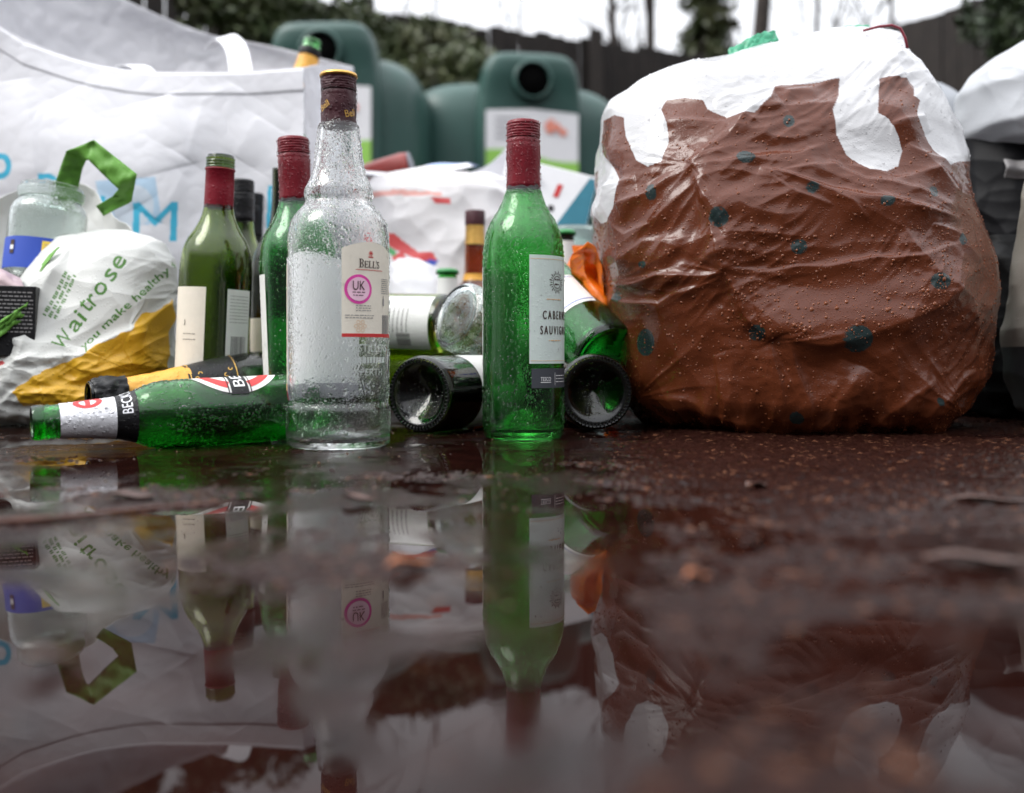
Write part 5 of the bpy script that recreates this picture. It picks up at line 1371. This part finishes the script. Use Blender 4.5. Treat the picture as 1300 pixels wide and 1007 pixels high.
fence('dark board fence running behind the green banks', (P(430, 449, 6.6).x - 3.2, 5.6, 0), (P(800, 449, 7.85).x + 1.0, 8.25, 0), 2.5, 1)
fence('dark tall board fence on the right behind the bags', (P(1000, 449, 8.1).x, 8.1, 0), (P(1300, 449, 6.1).x + 1.6, 4.35, 0), 2.48, 2)

def leaf_cloud(name, centers, radii, n, size, mat, parent, seed=0):
    rg = np.random.default_rng(seed)
    centers = np.array(centers, float); radii = np.array(radii, float)
    pick = rg.choice(len(centers), n, p=(radii.prod(1) / radii.prod(1).sum()) if radii.ndim > 1 else radii ** 2 / (radii ** 2).sum())
    v = rg.normal(size=(n, 3)); v /= np.linalg.norm(v, axis=1)[:, None]; v *= rg.random((n, 1)) ** 0.45
    rr_ = radii[pick] if radii.ndim > 1 else radii[pick][:, None]
    c = centers[pick] + v * rr_
    keep = noise(c[:, 0] * 3.2, c[:, 1] * 3.2, c[:, 2] * 3.2) > -0.22
    c = c[keep]; n = len(c); c[:, 2] = np.maximum(c[:, 2], 0.02)
    a = rg.normal(size=(n, 3)); a /= np.linalg.norm(a, axis=1)[:, None]; b_ = np.cross(a, rg.normal(size=(n, 3))); b_ /= np.linalg.norm(b_, axis=1)[:, None]
    s = size * (0.5 + rg.random((n, 1)))
    V = np.stack([c - a * s, c - b_ * s * 0.55, c + a * s, c + b_ * s * 0.55], 1).reshape(-1, 3)
    return mesh_obj(name, V, np.arange(n * 4).reshape(-1, 4), mat, parent, smooth=False)

hd = thing('ivy_hedge', 'mound of ivy grown over the fence behind the green banks', 'hedge', (0, 0, 0))
cs, rs = [], []
rg = random.Random(4)
for k in range(60):
    t = rg.random(); px_ = 120 + 480 * t; yt = np.interp(px_, [120, 300, 400, 450, 500, 560, 600], [-110, -60, -6, 16, 34, 56, 84]); d_ = 5.5 + 1.0 * t
    p = P(px_, yt + rg.uniform(6, 80) , d_ + rg.uniform(0.0, 0.25)); cs.append(list(p)); rs.append(rg.uniform(0.13, 0.27))
for k in range(16):
    p = P(rg.uniform(470, 620), rg.uniform(85, 140), 6.0); cs.append(list(p)); rs.append(rg.uniform(0.12, 0.22))
leaf_cloud('leaves', cs, rs, 26000, 0.028, 'leaf_bg', hd, 1)
tube('stem', [P(350, 520, 6.2), P(360, 300, 6.25), P(340, 60, 6.2)], [0.05, 0.04, 0.02], 'bark', hd)
tube('stem', [P(520, 515, 6.5), P(530, 300, 6.45), P(540, 80, 6.4)], [0.04, 0.03, 0.02], 'bark', hd)
cs, rs = [], []
hd2 = thing('evergreen_bush', 'dark bush hanging over the right-hand fence at the top corner', 'bush', (0, 0, 0))
for k in range(18):
    px_ = rg.uniform(1240, 1420); yb = np.interp(px_, [1150, 1300, 1420], [40, 5, -20])
    cs.append(list(P(px_, yb + rg.uniform(-12, 55), 5.9 + rg.uniform(-0.2, 0.3)))); rs.append(rg.uniform(0.10, 0.2))
leaf_cloud('leaves', cs, rs, 9000, 0.03, 'leaf_dark', hd2, 2)
tube('stem', [P(1360, 520, 6.3), P(1350, 200, 6.3), P(1330, 20, 6.2)], [0.06, 0.05, 0.03], 'bark', hd2)

def bare_tree(label, x, d, r0, h, seed, lean=0.0, ivy=None, limbs=7, cat='tree', lowest=0.35):
    rg = random.Random(seed); o = thing('bare_tree', label, cat, (0, 0, 0))
    b0 = P(x, 449, d); b0.z = 0
    n = 14; pts, rad = [], []
    for i in range(n):
        t = i / (n - 1); pts.append(Vector((b0.x + lean * t * h + 0.10 * math.sin(t * 5 + seed), b0.y + 0.1 * math.cos(t * 4), t * h))); rad.append(r0 * (1 - 0.5 * t))
    tube('trunk', pts, rad, 'bark', o, 10)
    V, Fc = [], []
    segs = []
    def grow(p, dr, L_, r, depth):
        q = p; k = 4
        chain = [p]
        for i in range(k):
            dr = (dr + Vector((rg.uniform(-.25, .25), rg.uniform(-.25, .25), rg.uniform(-.12, .22)))).normalized(); q = q + dr * (L_ / k); chain.append(q)
        segs.append((chain, r))
        if depth > 0:
            for i in range(3):
                j = rg.randint(1, k); grow(chain[j], (dr + Vector((rg.uniform(-.9, .9), rg.uniform(-.9, .9), rg.uniform(-.3, .6)))).normalized(), L_ * rg.uniform(.45, .7), r * 0.5, depth - 1)
    for i in range(limbs):
        t = lowest + (1 - lowest) * (i + rg.random()) / limbs; j = min(n - 1, int(t * (n - 1))); a_ = rg.uniform(0, 6.28)
        grow(pts[j], Vector((math.cos(a_), math.sin(a_) * 0.6, rg.uniform(0.2, 0.9))).normalized(), h * rg.uniform(0.16, 0.30), rad[j] * 0.42, 2)
    for chain, r in segs:
        b_ = len(V); m_ = len(chain)
        for i, p in enumerate(chain):
            rr2 = max(r * (1 - 0.6 * i / m_), 0.011)
            for k in range(4):
                a_ = k * math.pi / 2; V.append((p.x + rr2 * math.cos(a_), p.y + rr2 * math.sin(a_) * 0.7, p.z + rr2 * math.sin(a_) * 0.7))
        Fc += [(b_ + i * 4 + k, b_ + i * 4 + (k + 1) % 4, b_ + (i + 1) * 4 + (k + 1) % 4, b_ + (i + 1) * 4 + k) for i in range(m_ - 1) for k in range(4)]
    mesh_obj('branches', V, Fc, 'bark', o)
    if ivy:
        cs, rs = [], []
        for k in range(ivy[0]):
            t = rg.uniform(0.1, 0.95); j = t * (n - 1); p = pts[int(j)].lerp(pts[min(n - 1, int(j) + 1)], j % 1); cs.append((p.x + rg.uniform(-1, 1) * ivy[1], p.y + rg.uniform(-.2, .2), p.z)); rs.append(rg.uniform(0.5, 1.0) * ivy[2])
        leaf_cloud('ivy', cs, rs, ivy[3], 0.05, 'leaf_bg', o, seed)
    return o
GT = None
bare_tree('slender bare tree left of the brown bag, farthest left against the sky', 783, 15, 0.085, 8.5, 1, limbs=6)
bare_tree('slender tree with wisps of ivy left of the thickly ivied tree', 838, 14, 0.09, 8.5, 2, ivy=(26, 0.06, 0.14, 2200), lean=-0.01)
bare_tree('tree thickly wrapped in ivy above the brown bag', 903, 14, 0.13, 8.5, 3, ivy=(130, 0.22, 0.34, 26000), limbs=4)
bare_tree('bare tree with the thickest dark trunk above the brown bag', 958, 12, 0.13, 8.0, 4, lean=0.012, limbs=6, lowest=0.55)
bare_tree('thin forking bare tree right of the thick dark trunk', 1012, 15, 0.05, 8.5, 5, lean=0.035, limbs=9)
bare_tree('distant bare tree over the gap between the two green banks', 548, 17, 0.045, 6.6, 9, limbs=9)
bare_tree('bare tree whose twigs show above the mouth of the bottle bank', 662, 20, 0.05, 8.0, 8, limbs=9)
bare_tree('bare tree leaning beyond the right-hand fence', 1110, 17, 0.06, 8.0, 11, limbs=8, lean=0.03)
